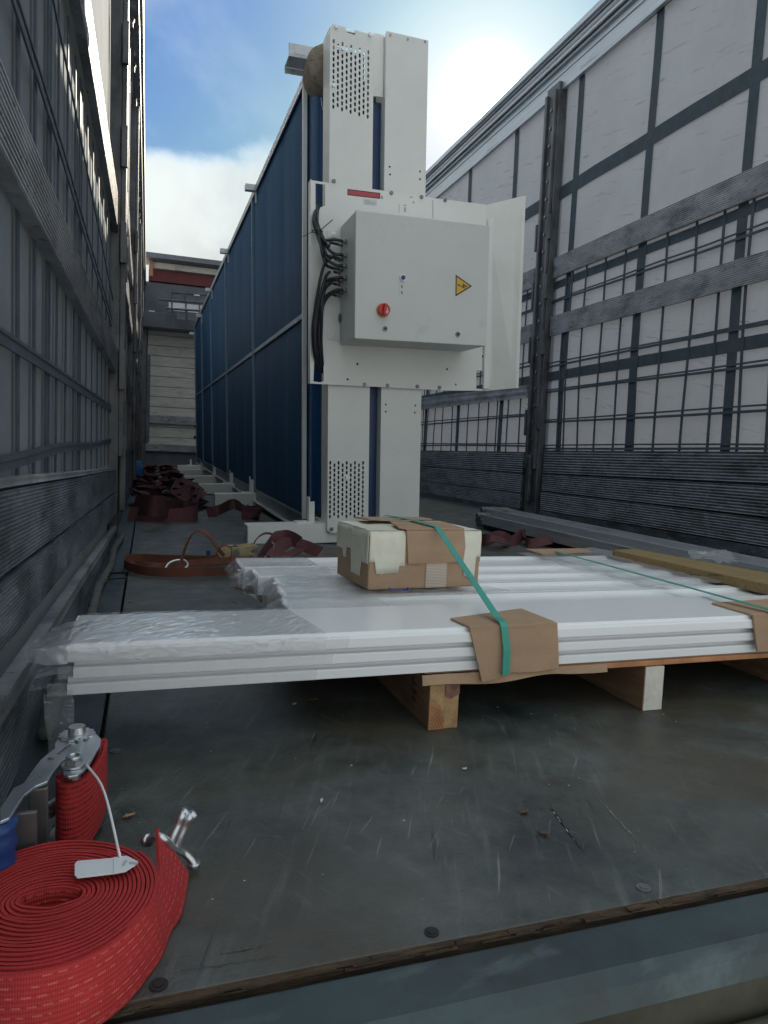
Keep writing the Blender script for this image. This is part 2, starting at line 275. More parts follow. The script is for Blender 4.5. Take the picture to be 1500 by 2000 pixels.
# ------------------------------------------------------------------ builders
class MB:
    def __init__(s): s.v = []; s.f = []; s.uv = []
    def quad_grid(s, rows, closed=False):
        b = len(s.v); nc = len(rows[0])
        for r in rows: s.v += [tuple(p) for p in r]
        for i in range(len(rows)-1):
            for j in range(nc if closed else nc-1):
                j2 = (j+1) % nc
                s.f.append((b+i*nc+j, b+i*nc+j2, b+(i+1)*nc+j2, b+(i+1)*nc+j))
        return b
    def hexa(s, c8):
        b = len(s.v); s.v += [tuple(p) for p in c8]
        for f in ((3, 2, 1, 0), (4, 5, 6, 7), (0, 1, 5, 4), (1, 2, 6, 5), (2, 3, 7, 6), (3, 0, 4, 7)): s.f.append(tuple(b+i for i in f))
        return s
    def box(s, x0, x1, y0, y1, z0, z1, M=None):
        c = [Vector(p) for p in ((x0, y0, z0), (x1, y0, z0), (x1, y1, z0), (x0, y1, z0), (x0, y0, z1), (x1, y0, z1), (x1, y1, z1), (x0, y1, z1))]
        if M is not None: c = [M @ p for p in c]
        return s.hexa(c)
    def tube(s, pts, r, seg=8, cap=True):
        pts = [Vector(p) for p in pts]; n = len(pts); rows = []
        up = None
        for i, p in enumerate(pts):
            t = (pts[min(i+1, n-1)]-pts[max(i-1, 0)]).normalized()
            if up is None: up = t.orthogonal().normalized()
            up = (up - t*up.dot(t)).normalized(); sd_ = t.cross(up)
            rr = r[i] if isinstance(r, (list, tuple)) else r
            rows.append([p + (up*math.cos(a)+sd_*math.sin(a))*rr for a in [2*math.pi*k/seg for k in range(seg)]])
        b = s.quad_grid(rows, True)
        if cap:
            s.f.append(tuple(b+k for k in range(seg))[::-1]); s.f.append(tuple(b+(n-1)*seg+k for k in range(seg)))
        return s
    def cyl(s, p0, p1, r0, r1=None, seg=20): return s.tube([p0, p1], [r0, r0 if r1 is None else r1], seg)
    def prism(s, poly, d):          # poly: 3-D loop, d: extrusion vector
        b = len(s.v); n = len(poly); d = Vector(d)
        s.v += [tuple(Vector(p)) for p in poly] + [tuple(Vector(p)+d) for p in poly]
        s.f.append(tuple(range(b, b+n))[::-1]); s.f.append(tuple(range(b+n, b+2*n)))
        for i in range(n): j = (i+1) % n; s.f.append((b+i, b+j, b+n+j, b+n+i))
        return s
    def ribbon(s, pts, wid, w, t=.0022):   # strip with thickness and UV
        pts = [Vector(p) for p in pts]; n = len(pts); rows = []; us = []; L_ = 0
        for i, p in enumerate(pts):
            if i: L_ += (pts[i]-pts[i-1]).length
            tg = (pts[min(i+1, n-1)]-pts[max(i-1, 0)]).normalized()
            wd = Vector(wid[i] if isinstance(wid, list) else wid); wd = (wd - tg*wd.dot(tg)).normalized(); nn = tg.cross(wd)
            rows.append([p+wd*w/2+nn*t/2, p-wd*w/2+nn*t/2, p-wd*w/2-nn*t/2, p+wd*w/2-nn*t/2]); us.append(L_)
        b = len(s.v)
        for r_ in rows: s.v += [tuple(q) for q in r_]
        vv = (1, 0, 0, 1)
        for i in range(n-1):
            for j in range(4):
                j2 = (j+1) % 4; s.f.append((b+i*4+j, b+i*4+j2, b+(i+1)*4+j2, b+(i+1)*4+j))
                s.uv.append((len(s.f)-1, [(us[i], vv[j]), (us[i], vv[j2]), (us[i+1], vv[j2]), (us[i+1], vv[j])]))
        s.f.append((b+3, b+2, b+1, b)); e = b+(n-1)*4; s.f.append((e, e+1, e+2, e+3))
        return s
    def build(s, name, m, parent=None, smooth=False, bevel=0., auto=None):
        me = bpy.data.meshes.new(name); me.from_pydata(s.v, [], s.f); me.validate(); me.update()
        if s.uv:
            ul = me.uv_layers.new(name='UVMap')
            if len(me.polygons) == len(s.f):
                for fi, co in s.uv:
                    p = me.polygons[fi]
                    for k, li in enumerate(p.loop_indices): ul.data[li].uv = co[k]
        bm = bmesh.new(); bm.from_mesh(me); bmesh.ops.recalc_face_normals(bm, faces=bm.faces); bm.to_mesh(me); bm.free()
        me.materials.append(m); o = bpy.data.objects.new(name, me); C.objects.link(o)
        if parent is not None: o.parent = parent
        if bevel:
            bv = o.modifiers.new('bevel', 'BEVEL'); bv.width = bevel; bv.segments = 2; bv.limit_method = 'ANGLE'; bv.angle_limit = rad(40)
        if smooth:
            for p in me.polygons: p.use_smooth = True
            if auto:
                es = o.modifiers.new('split', 'EDGE_SPLIT'); es.split_angle = rad(auto)
        return o
def tag(o, label=None, cat=None, group=None, kind=None):
    if label: o['label'] = label
    if cat: o['category'] = cat
    if group: o['group'] = group
    if kind: o['kind'] = kind
    return o
def thing(name, label, cat, loc=(0, 0, 0), group=None, M=None):
    o = bpy.data.objects.new(name, None); C.objects.link(o); o.empty_display_size = .05
    if M is not None: o.matrix_world = M
    else: o.location = loc
    return tag(o, label, cat, group)
def sheet(name, outer, holes, t, M, m, parent, bevel=0.):   # flat plate with real holes; outer/holes are 2-D loops, M maps (a,b,depth)
    from mathutils.geometry import delaunay_2d_cdt
    vs_ = []; ed = []; loops = []
    for lp in [outer]+holes:
        b0 = len(vs_); vs_ += [Vector((p[0], p[1])) for p in lp]; n_ = len(lp)
        loops.append((b0, n_)); ed += [(b0+i, b0+(i+1) % n_) for i in range(n_)]
    V, E_, Fc, *_r = delaunay_2d_cdt(vs_, ed, [], 1, 1e-7)
    def inside(pt, lp):
        c = False; n_ = len(lp)
        for i in range(n_):
            (xa, ya), (xb, yb) = lp[i][:2], lp[(i+1) % n_][:2]
            if (ya > pt[1]) != (yb > pt[1]) and pt[0] < (xb-xa)*(pt[1]-ya)/(yb-ya)+xa: c = not c
        return c
    bbs = [(min(p[0] for p in h), max(p[0] for p in h), min(p[1] for p in h), max(p[1] for p in h), h) for h in holes]
    keep = []
    for f in Fc:
        c = ((V[f[0]]+V[f[1]]+V[f[2]])/3)
        if not inside(c, outer): continue
        if any(q[0] < c.x < q[1] and q[2] < c.y < q[3] and inside(c, q[4]) for q in bbs): continue
        keep.append(f)
    nv_ = len(V); b = MB(); b.v = [(p.x, p.y, t/2) for p in V]+[(p.x, p.y, -t/2) for p in V]
    b.f = [tuple(f) for f in keep]+[tuple(k+nv_ for k in f)[::-1] for f in keep]
    cnt = {}
    for f in keep:
        for k in range(3):
            e = (f[k], f[(k+1) % 3]); cnt[e] = 1
    for (a, c) in list(cnt):
        if (c, a) not in cnt: b.f.append((a, a+nv_, c+nv_, c))
    o = b.build(name, m, parent); o.data.transform(M)
    return o
def circ(cx, cy, r, n=10): return [(cx+r*math.cos(2*math.pi*k/n), cy+r*math.sin(2*math.pi*k/n)) for k in range(n)]
def slot(cx, cy, w, h, n=4):
    r = w/2; e = h/2-r
    return [(cx+r*math.cos(a), cy+e+r*math.sin(a)) for a in [math.pi*k/n for k in range(n+1)]] + [(cx+r*math.cos(a), cy-e+r*math.sin(a)) for a in [math.pi+math.pi*k/n for k in range(n+1)]]
def textobj(name, s, size, M, m, parent=None, ext=.0004):
    cu = bpy.data.curves.new(name, 'FONT'); cu.body = s; cu.size = size; cu.extrude = ext; cu.align_x = 'CENTER'; cu.align_y = 'CENTER'
    co = bpy.data.objects.new('tmp', cu); C.objects.link(co)
    me = bpy.data.meshes.new_from_object(co.evaluated_get(bpy.context.evaluated_depsgraph_get()))
    bpy.data.objects.remove(co); bpy.data.curves.remove(cu)
    me.transform(M); me.name = name; me.materials.clear(); me.materials.append(m)
    o = bpy.data.objects.new(name, me); C.objects.link(o)
    if parent is not None: o.parent = parent
    return o
def lerp(a, b, t): return a+(b-a)*t
def frame(o, x, y, z): # matrix from axes
    m = Matrix.Identity(4)
    for i, a in enumerate((x, y, z)):
        for j in range(3): m[j][i] = a[j]
    m.translation = Vector(o); return m

XL, XR = -.122, 2.553
ZTOP = 3.14; REAR = .48; HEAD = 13.2

# ================================================================== STRUCTURE
g_ = MB(); g_.quad_grid([[(-1500, -1500, -1.25), (1500, -1500, -1.25)], [(-1500, 1500, -1.25), (1500, 1500, -1.25)]])
tag(g_.build('ground', MT['ground']), kind='structure')

floor = bpy.data.objects.new('floor', None); C.objects.link(floor); tag(floor, kind='structure')
cuts = [REAR, 3.05, 5.5, 8.0, 10.5, HEAD]
for i in range(len(cuts)-1):
    for (xa, xb) in ((-.049, 1.28), (1.284, 2.40)):
        b = MB(); ny = 2
        b.box(xa, xb, cuts[i]+.002, cuts[i+1]-.002, -.028, 0)
        o = b.build('floor_sheet', MT['floor'], floor, bevel=.0015)
        if i == 0:
            o.data.materials.append(MT['floor_edge'])
            for p in o.data.polygons:
                if p.normal.y < -.9: p.material_index = 1
# steel edge strips
for xa, xb in ((-.30, -.054), (2.404, 2.75)):
    b = MB(); b.box(xa, xb, REAR-.02, HEAD, -.03, -.002); b.build('edge_strip', MT['edge_steel'], floor, bevel=.002)
# ragged splinters along the worn rear edge
sp = MB()
for k in range(150):
    x = random.uniform(-.045, 1.3); w = random.uniform(.006, .05); d = random.uniform(.0005, .003); z = random.uniform(-.005, -.0008)
    sp.box(x, x+w, REAR-d, REAR+.004, z-.0012, z)
tag(sp.build('splintered_edge', MT['floor_edge'], floor), kind='stuff')
# floor screws / washers
scr = [fl(225, 1467), fl(1257, 1735), fl(465, 1055), fl(468, 1075), fl(460, 1176), fl(255, 1176), fl(843, 1822), fl(310, 1925)]
for i, p in enumerate(scr):
    b = MB(); r = .0065 if i not in (6,) else .006
    b.tube([(p.x, p.y, .0002), (p.x, p.y, .0012)], r, 18)
    b.tube([(p.x, p.y, .0013), (p.x, p.y, .0020)], r*.55, 12)
    b.build('floor_screw', MT['steel_dark'] if i < 6 else MT['black'], floor)
# rear sill
sill = MB(); y1 = REAR-.006
prof = [(y1, -.006), (y1-.045, -.007), (y1-.056, -.015), (y1-.062, -.030), (y1-.066, -.20), (y1-.01, -.20)]
sill.prism([(-.35, a, b_) for a, b_ in prof], (3.2, 0, 0))
so = sill.build('rear_sill', MT['sill'], floor, bevel=.003)
so.data.materials.append(MT['sill_front'])
for p in so.data.polygons:
    if p.center.z < -.025 and p.normal.y < -.5: p.material_index = 1
b = MB(); b.box(-.35, 2.85, y1-.075, y1-.0665, -.20, -.058); b.build('bumper_strip', MT['sill_front'], floor, bevel=.003)
for x in (.515, .60, .18):
    b = MB(); b.cyl((x, y1-.0645, -.03), (x, y1-.070, -.03), .003, seg=10); b.build('rivet', MT['steel_dark'], floor)
# chassis below so that the gaps are not open to the sky
b = MB(); b.box(-.30, 2.75, REAR+.01, HEAD+.1, -.16, -.034); b.build('subframe', MT['sill_front'], floor)

# ================================================================== SIDE WALLS
def board(sts, n, depth, th, side, name, m, parent, smooth=False):
    """ribbed board; sts = [(bottom, top)] stations along the wall, side=+1 when the inside faces +X"""
    rows = []
    k = 4*n
    for (p, q) in sts:
        p = Vector(p); q = Vector(q); r = []
        for j in range(k+1):
            t = j/k; c = p.lerp(q, t); ph = j % 4
            off = 0 if ph in (0, 3) else -depth
            if j in (0, k): off = 0
            r.append(c+Vector((side*off, 0, 0)))
        r.append(q+Vector((-side*th, 0, 0))); r.append(p+Vector((-side*th, 0, 0)))
        rows.append(r)
    b = MB(); i0 = b.quad_grid(rows, True); nc = len(rows[0])
    b.f.append(tuple(i0+i for i in range(nc))); b.f.append(tuple(i0+(len(rows)-1)*nc+i for i in range(nc)))
    return b.build(name, m, parent)
def wavestations(p0, q0, p1, q1, n=14, amp=.0, seed=0.):
    r = []
    for i in range(n+1):
        t = i/n; a = Vector(p0).lerp(Vector(p1), t); b = Vector(q0).lerp(Vector(q1), t)
        dx = amp*noise.noise(Vector((seed, t*3, 0))); dz = amp*.5*noise.noise(Vector((seed+9, t*3.3, 4)))
        r.append((a+Vector((dx, 0, dz)), b+Vector((dx, 0, dz))))
    return r

# ---- right wall
rw = thing('curtain_wall', 'right hand trailer side of grey curtain, ribbed slats and sideboards behind the white control cabinet', 'wall', (XR, REAR, 0))
Mr = Matrix.Translation((-XR, -REAR, 0))
def rel(o, M): o.data.transform(M); return o
def rcx(y, z): return XR+.035+.010*noise.noise(Vector((y*.9, z*.8, 3.)))+.006*math.sin(z*2.1+y*.7)+.0035*math.sin(y*8.7+z*1.3)+.005*noise.noise(Vector((y*3.1, z*1.1, 5.)))
def gridwall(fx, y0, y1, z0, z1, ny, nz, name, m, parent, M):
    b = MB(); b.quad_grid([[(fx(lerp(y0, y1, i/ny), lerp(z0, z1, j/nz)), lerp(y0, y1, i/ny), lerp(z0, z1, j/nz)) for j in range(nz+1)] for i in range(ny+1)])
    return rel(b.build(name, m, parent, smooth=True), M)
rcur = gridwall(rcx, .5, HEAD, .0, 2.95, 120, 30, 'curtain', MT['curtain'], rw, Mr)
def belt(fx, side, kind, c, w, a0, a1, parent, M, name='belt', wob=None, t=.003, lift=.004):
    """kind v: vertical belt at y=c from z=a0..a1, h: horizontal belt at z=c from y=a0..a1"""
    b = MB(); n = 24 if kind == 'v' else 60; rows = []
    for i in range(n+1):
        a = lerp(a0, a1, i/n); dc = wob(a) if wob else 0
        if kind == 'v':
            y, z = c+dc, a; x = fx(y, z)+side*lift
            rows.append([(x, y-w/2, z), (x, y+w/2, z), (x+side*t, y+w/2, z), (x+side*t, y-w/2, z)])
        else:
            y, z = a, c+dc; x = fx(y, z)+side*lift
            rows.append([(x, y, z-w/2), (x, y, z+w/2), (x+side*t, y, z+w/2), (x+side*t, y, z-w/2)])
    b.quad_grid(rows, True); return rel(b.build(name, MT['belt'], parent), M)
for y in (4.092, 3.372, 2.665, 2.02, 1.35, .7, 4.92, 5.72, 6.5, 7.3, 8.2, 9.1, 10.0, 10.9, 11.8):
    belt(rcx, -1, 'v', y, .058, .0, 2.92, rcur, Mr, 'reinforcing_belt')
for z, w in ((2.165, .085), (.955, .062), (1.56, .05), (2.86, .05)): belt(rcx, -1, 'h', z, w, .5, HEAD, rcur, Mr, 'reinforcing_belt', lift=.005)  # belt right under the upper slat is added, drawn for the shade there
ys = [4.107, 4.036, 3.881, 3.692, 3.509, 3.333, 3.157, 2.953, 2.774, 2.60, 2.443, 2.27, 2.10, 1.94, 1.77, 1.6, 1.4, 1.2, 1.0, .8]
ys += [4.62, 4.80, 4.98, 5.14, 5.31, 5.50, 5.69, 5.85, 6.06, 6.24, 6.43, 6.56, 6.78, 7.0, 7.2]
for y in ys:
    q = random.uniform(-.01, .01)
    belt(rcx, -1, 'v', y+q*.2, .016, .42, 1.62, rcur, Mr, 'net_strap', lift=.009, wob=lambda a, q=q: q*math.sin(a*4))
for z, ya, yb in ((1.445, .6, 4.3), (1.022, .6, 4.3), (.848, .6, 4.3), (.648, .6, 4.3), (.475, .6, 4.3), (1.30, 4.5, 7.6), (1.44, 4.5, 7.6), (.70, 4.5, 7.6), (.49, 4.5, 7.6), (1.06, 4.5, 7.6)):
    belt(rcx, -1, 'h', z, .013, ya, yb, rcur, Mr, 'net_strap', lift=.012, wob=lambda a, z=z: .004*math.sin(a*1.7+z*9))
    belt(rcx, -1, 'h', z+.019, .009, ya, yb, rcur, Mr, 'net_strap', lift=.012, wob=lambda a, z=z: .004*math.sin(a*1.5+z*7))
def rboard(ya, yb, zb0, zt0, zb1, zt1, n=12, name='slat', m='alu', x=XR, depth=.0025, seed=1.):
    o = board(wavestations((x, ya, zb0), (x, ya, zt0), (x, yb, zb1), (x, yb, zt1), 10, .006, seed), n, depth, .022, -1, name, MT[m], rw); return rel(o, Mr)
rboard(.6, 4.245, 1.585, 1.725, 1.606, 1.737, 13, seed=1)
rboard(.6, 4.245, 1.205, 1.325, 1.226, 1.353, 12, seed=2)
rboard(4.5, 7.6, 1.226, 1.345, 1.22, 1.345, 12, seed=5)
rboard(4.5, 7.6, 1.60, 1.73, 1.60, 1.73, 12, seed=6)
rboard(4.5, 7.6, .832, .919, .85, .98, 2, seed=7, depth=.001)
for k, (a, b_, c, d) in enumerate(((.352, .470, .307, .458), (.183, .334, .188, .299), (.060, .171, .056, .178), (.002, .050, .002, .047))):
    rboard(.6, 4.225, a, b_, c, d, 9, 'side_board', 'alu_board', x=XR-.004*k, seed=10+k)
for k, (a, b_) in enumerate(((.30, .445), (.155, .292), (.04, .148), (.0, .034))):
    rboard(4.5, 7.6, a, b_, a-.004, b_-.002, 9, 'side_board', 'alu_board', x=XR-.003*k, seed=20+k)
    rboard(7.8, 13.1, a, b_, a-.004, b_-.002, 3, 'side_board', 'alu_board', x=XR-.003*k, seed=20+k)
b = MB(); b.box(XR+.022, XR+.026, .55, HEAD, 0, .44); rel(b.build('gap_shade_sheet', MT['post'], rw), Mr)  # added dark sheet, stands in for shade in the board gaps
def post_parts(x, side, y, w, parent, M, top):
    b = MB()
    b.box(min(x+side*.02, x-side*.05), max(x+side*.02, x-side*.05), y-w/2, y+w/2, 0, top)
    rel(b.build('post', MT['post'], parent, bevel=.004), M)
    b = MB()
    for s in (-1, 1): b.box(min(x+side*.02, x+side*.04), max(x+side*.02, x+side*.04), y+s*w*.36-.013, y+s*w*.36+.013, .33, top-.05)
    rel(b.build('post_flange', MT['post'], parent, bevel=.003), M)
    b = MB()
    for z in np.arange(.42, top-.1, .115):
        b.cyl((x+side*.018, y, z), (x+side*.030, y, z), .011, seg=10)
    o = rel(b.build('slot_row', MT['steel_dark'], parent), M)
    b = MB(); b.box(min(x+side*.022, x+side*.05), max(x+side*.022, x+side*.05), y-.02, y+.02, .10, .42)
    rel(b.build('post_lock', MT['post'], parent, bevel=.006), M)
    for z in (1.10, 1.47, 1.86, .60):
        b = MB(); b.box(min(x+side*.02, x+side*.045), max(x+side*.02, x+side*.045), y-w/2-.022, y-w/2-.002, z, z+.16)
        b.box(min(x+side*.02, x+side*.045), max(x+side*.02, x+side*.045), y+w/2+.002, y+w/2+.018, z-.04, z+.14)
        rel(b.build('slat_pocket', MT['post'], parent, bevel=.003), M)
for y in (4.345, 7.70, 11.0): post_parts(XR, -1, y, .15, rw, Mr, 2.88)
# top rail of the right wall
b = MB(); b.prism([(XR+.06, .45, 2.93), (XR+.0, .45, 2.93), (XR+.0, .45, 2.965), (XR-.02, .45, 2.97), (XR-.02, .45, 3.03), (XR-.005, .45, 3.035), (XR-.005, .45, 3.10), (XR-.03, .45, 3.105), (XR-.03, .45, ZTOP), (XR+.08, .45, ZTOP)], (0, HEAD-.4, 0))
rel(b.build('top_rail', MT['rail_alu'], rw), Mr)
for k, z in enumerate((2.995, 3.07)):
    b = MB(); b.box(XR-.034, XR-.021, .5, HEAD, z-.006, z+.006); rel(b.build('rail_lip', MT['post'], rw), Mr)
b = MB(); b.box(XR-.02, XR+.09, .36, .5, -.02, ZTOP); rel(b.build('corner_pillar', MT['post'], rw, bevel=.006), Mr)
b = MB(); b.box(XR+.005, XR+.03, .5, HEAD, 2.83, 2.93); rel(b.build('roller_track', MT['rail_alu'], rw), Mr)

# ---- left wall
lw = thing('curtain_wall', 'left hand trailer side of grey curtain with ribbed slats and bent sideboards beside the red strap coil', 'wall', (XL, REAR, 0))
Ml = Matrix.Translation((-XL, -REAR, 0))
def lbase(y): return lerp(-.150, XL, min(1, max(-.3, (y-.7)/2.4)))
def lcx(y, z): return lbase(y)-.030+.006*noise.noise(Vector((y*1.1, z*.8, 7.)))
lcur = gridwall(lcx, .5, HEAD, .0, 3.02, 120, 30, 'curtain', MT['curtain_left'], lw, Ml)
for y, w in ((.943, .03), (1.081, .018), (1.215, .018), (1.344, .02), (1.372, .016), (1.47, .016), (1.612, .016), (1.761, .016), (1.87, .034), (1.91, .012), (2.055, .016), (2.223, .018), (2.422, .03), (2.62, .018), (2.82, .02), (3.02, .02), (.86, .02), (.75, .018), (.64, .018)):
    belt(lcx, 1, 'v', y, w, .30, 1.22, lcur, Ml, 'net_strap', lift=.005)
for y in (1.0, 1.9, 2.9, 3.8, 4.7, 5.6, 6.6, 7.6, 8.6, 9.6, 10.6, 11.6): belt(lcx, 1, 'v', y, .012, 1.30, 3.0, lcur, Ml, 'seam', lift=.003)
for y in (3.5, 3.8, 4.2, 4.6, 5.0, 5.4, 5.8, 6.6, 7.4, 8.2): belt(lcx, 1, 'v', y, .03, .30, 1.3, lcur, Ml, 'net_strap', lift=.005)
def band(pa, pb, w, name, lift=.012, y0=.5, y1=3.05, wob=None, offs=0.):
    A = hit(*pa, 0, -.150-.01); B = hit(*pb, 0, XL-.005)
    z0 = lerp(A.z, B.z, (y0-A.y)/(B.y-A.y)); z1 = lerp(A.z, B.z, (y1-A.y)/(B.y-A.y)); n = 60; rows = []
    for i in range(n+1):
        y = lerp(y0, y1, i/n); z = lerp(z0, z1, i/n)+offs+(wob(y) if wob else 0); x = lcx(y, z)+lift
        rows.append([(x, y, z-w/2), (x, y, z+w/2), (x+.003, y, z+w/2), (x+.003, y, z-w/2)])
    b = MB(); b.quad_grid(rows, True); return rel(b.build(name, MT['belt'], lcur), Ml)
band((0, 652), (213, 792), .018, 'net_strap'); band((0, 640), (213, 784), .005, 'net_strap', .014)
band((0, 899), (210, 866), .020, 'net_strap', wob=lambda y: .008*math.sin(y*5)*math.exp(-y*.5)); band((0, 890), (210, 862), .006, 'net_strap', .014, wob=lambda y: .008*math.sin(y*5)*math.exp(-y*.5))
band((30, 0), (195, 498), .010, 'net_strap'); band((36, 0), (198, 498), .005, 'net_strap', .014)
band((95, 0), (222, 560), .007, 'cord', .016)
def lboard(A0, A1, B0, B1, n, name, m, depth=.003, xa=-.150, xb=XL, y0=.5, y1=3.10, amp=.004, seed=0, xa2=None, xb2=None):
    """A0/A1: bottom/top pixel at the near end, B0/B1: at the far post"""
    a0 = hit(*A0, 0, xa2 if xa2 is not None else xa); a1 = hit(*A1, 0, xa); b0 = hit(*B0, 0, xb2 if xb2 is not None else xb); b1 = hit(*B1, 0, xb)
    def ex(p, q, y): t = (y-p.y)/(q.y-p.y); return p.lerp(q, t)
    o = board(wavestations(ex(a0, b0, y0), ex(a1, b1, y0), ex(a0, b0, y1), ex(a1, b1, y1), 16, amp, seed), n, depth, .02, 1, name, MT[m], lw)
    return rel(o, Ml)
lboard((0, 287), (0, 110), (230, 733), (230, 687), 11, 'slat', 'alu', .004, seed=3)
rel(board(wavestations((-.145, .5, 1.225), (-.145, .5, 1.345), (XL+.0, 3.10, 1.22), (XL+.0, 3.10, 1.35), 8, .003), 12, .003, .02, 1, 'slat', MT['alu_board'], lw), Ml)  # darker board metal stands in for the backlit shade on this slat
lboard((0, 1130), (0, 962), (222, 962), (222, 919), 18, 'side_board', 'alu_board', .0016, xa=-.158, seed=4, amp=.004)
lboard((0, 955), (0, 935), (222, 918), (222, 914), 1, 'board_top_rail', 'alu', .001, xa=-.157, seed=4, amp=.003)
lboard((0, 1268), (0, 1140), (221, 1008), (222, 966), 14, 'side_board', 'alu_board', .0014, xa=-.160, seed=5, amp=.006)
lboard((0, 1575), (0, 1400), (224, 1062), (222, 1040), 12, 'side_board', 'alu_board', .0010, xa=-.152, xa2=-.140, xb2=XL-.002, seed=6, amp=.004)
# flat flange on the lowest board
lboard((0, 1415), (0, 1372), (222, 1044), (222, 1036), 1, 'board_flange', 'alu', .001, xa=-.148, seed=6, xb=XL+.004, amp=.004)
for k, (ya, yb) in enumerate(((3.2, 5.9), (6.1, 8.9), (9.1, 13.1))):
    for q, (a, b_) in enumerate(((.235, .345), (.12, .230), (.0, .115))):
        rel(board(wavestations((XL, ya, a), (XL, ya, b_), (XL, yb, a), (XL, yb, b_), 6, .005, k*3+q), 7, .003, .02, 1, 'side_board', MT['alu_board'], lw), Ml)
    for (a, b_) in ((.74, .85), (1.22, 1.34), (1.62, 1.73)):
        sag = .05 if k == 0 else .02
        rel(board(wavestations((XL, ya, a), (XL, ya, b_), (XL, yb, a-sag), (XL, yb, b_-sag), 6, .01, k*5), 9, .003, .02, 1, 'slat', MT['alu'], lw), Ml)
for y in (3.16, 6.0, 9.0, 11.9): post_parts(XL-.012, 1, y, .13, lw, Ml, 3.0)
b = MB(); b.prism([(XL-.08, .45, 2.99), (XL-.02, .45, 2.99), (XL-.015, .45, 3.03), (-.085, .45, 3.035), (-.083, .45, 3.08), (-.062, .45, 3.085), (-.060, .45, ZTOP), (XL-.08, .45, ZTOP)], (0, HEAD-.4, 0))
rel(b.build('top_rail', MT['post'], lw), Ml)
b = MB()
for i in range(22):
    y = 1+i*.55; b.cyl((XL+.0, y, 2.985), (XL+.0, y+.035, 2.985), .012, seg=8); b.box(XL-.01, XL+.004, y, y+.02, 2.94, 2.985)
rel(b.build('curtain_roller', MT['steel_dark'], lw), Ml)
b = MB(); b.box(XL-.14, XL-.03, .36, .5, -.02, ZTOP); rel(b.build('corner_pillar', MT['post'], lw, bevel=.006), Ml)

# rope lying along the foot of the left wall
b = MB(); pts = []; 
for i in range(120):
    y = .95+i*.018; pts.append((lbase(y)+.026+.004*math.sin(y*9)+(.0), y, .011+.003*abs(math.sin(y*14))))
b.tube(pts, [.009+.0025*abs(math.sin(i*.55)) for i in range(120)], 8)
ro = b.build('rope', mat('greyed_rope', (.09, .095, .09), .9, var=.5, vs=40, bump=.8, bs=90), smooth=True)
tag(ro, 'grey twisted rope lying in the corner between left sideboard and floor', 'rope')

# ================================================================== HEADBOARD
hb = thing('headboard', 'worn pale plank headboard closing the far front end of the trailer', 'wall', (1.2, HEAD, 0))
Mh = Matrix.Translation((-1.2, -HEAD, 0))
zt = hit(330, 636, 1, HEAD).z; zz0 = hit(330, 905, 1, HEAD).z
n = 12
for k in range(n):
    a = lerp(.36, zt, k/n); c = lerp(.36, zt, (k+1)/n)-.008
    b = MB(); b.box(-.02, 2.60, HEAD+random.uniform(-.004, .004), HEAD+.03, a, c); rel(b.build('plank', MT['headboard'], hb, bevel=.004), Mh)
for (ya, yb, dep) in ((812, 828, .06), (868, 882, .08)):
    z1 = hit(330, ya, 1, HEAD-dep).z; z0 = hit(330, yb, 1, HEAD-dep).z
    b = MB(); b.box(-.10, 2.62, HEAD-dep, HEAD-.006, z0, z1); rel(b.build('cross_rail', MT['alu'], hb, bevel=.004), Mh)
b = MB(); b.box(-.12, 2.66, HEAD+.032, HEAD+.06, .0, zt); rel(b.build('backing_sheet', MT['grey_tarp'], hb), Mh)
b = MB(); b.box(-.10, 2.62, HEAD-.01, HEAD+.03, 0, .345); rel(b.build('kick_panel', MT['grey_tarp'], hb), Mh)
b = MB(); b.box(-.13, -.035, HEAD-.12, HEAD+.04, 0, zt+.1); rel(b.build('corner_post', MT['post'], hb, bevel=.01), Mh)
b = MB(); b.box(-.03, .03, HEAD-.09, HEAD-.01, .45, 1.95); rel(b.build('strap_locker', MT['grey_tarp'], hb, bevel=.004), Mh)
for (x, z) in ((.81, .60), (.81, .80)):
    b = MB(); b.cyl((x, HEAD-.012, z-.04), (x, HEAD-.004, z-.04), .028, seg=14); rel(b.build('bolt_cap', MT['black'], hb), Mh)
b = MB(); b.box(2.56, 2.66, HEAD-.12, HEAD+.04, 0, 2.9); rel(b.build('corner_post', MT['post'], hb, bevel=.01), Mh)

# folded sliding roof bunched up over the headboard
fr = thing('folded_roof', 'folded grey sliding roof with red band and bows bunched above the headboard', 'roof', (1.2, HEAD-1.2, zt))
YF = HEAD-.35
Mf = Matrix.Translation((-1.2, -(HEAD-1.2), -zt))
def fz(y): return hit(330, y, 1, YF).z
b = MB(); b.box(-.10, 2.7, YF-.02, YF+.5, fz(642), fz(612)); rel(b.build('front_beam', MT['grey_tarp'], fr, bevel=.01), Mf)
b = MB(); b.box(-.10, 2.7, YF+.1, YF+.5, fz(612), fz(551)); rel(b.build('roof_tarp', MT['grey_tarp'], fr, bevel=.02), Mf)
b = MB(); b.box(-.02, 2.7, YF+.06, YF+.3, fz(550), fz(528)); rel(b.build('red_panel', MT['red_paint'], fr), Mf)
b = MB(); b.box(-.02, 2.7, YF-.02, YF+.2, fz(527), fz(515)); rel(b.build('pale_beam', MT['headboard'], fr, bevel=.006), Mf)
b = MB(); b.box(-.08, 2.7, YF-.25, YF+.3, fz(514), fz(504)); rel(b.build('top_beam', MT['grey_tarp'], fr, bevel=.006), Mf)
b = MB(); b.box(-.01, .05, YF-.08, YF-.025, fz(545), fz(512)); rel(b.build('corner_bracket', MT['orange_paint'], fr, bevel=.004), Mf)
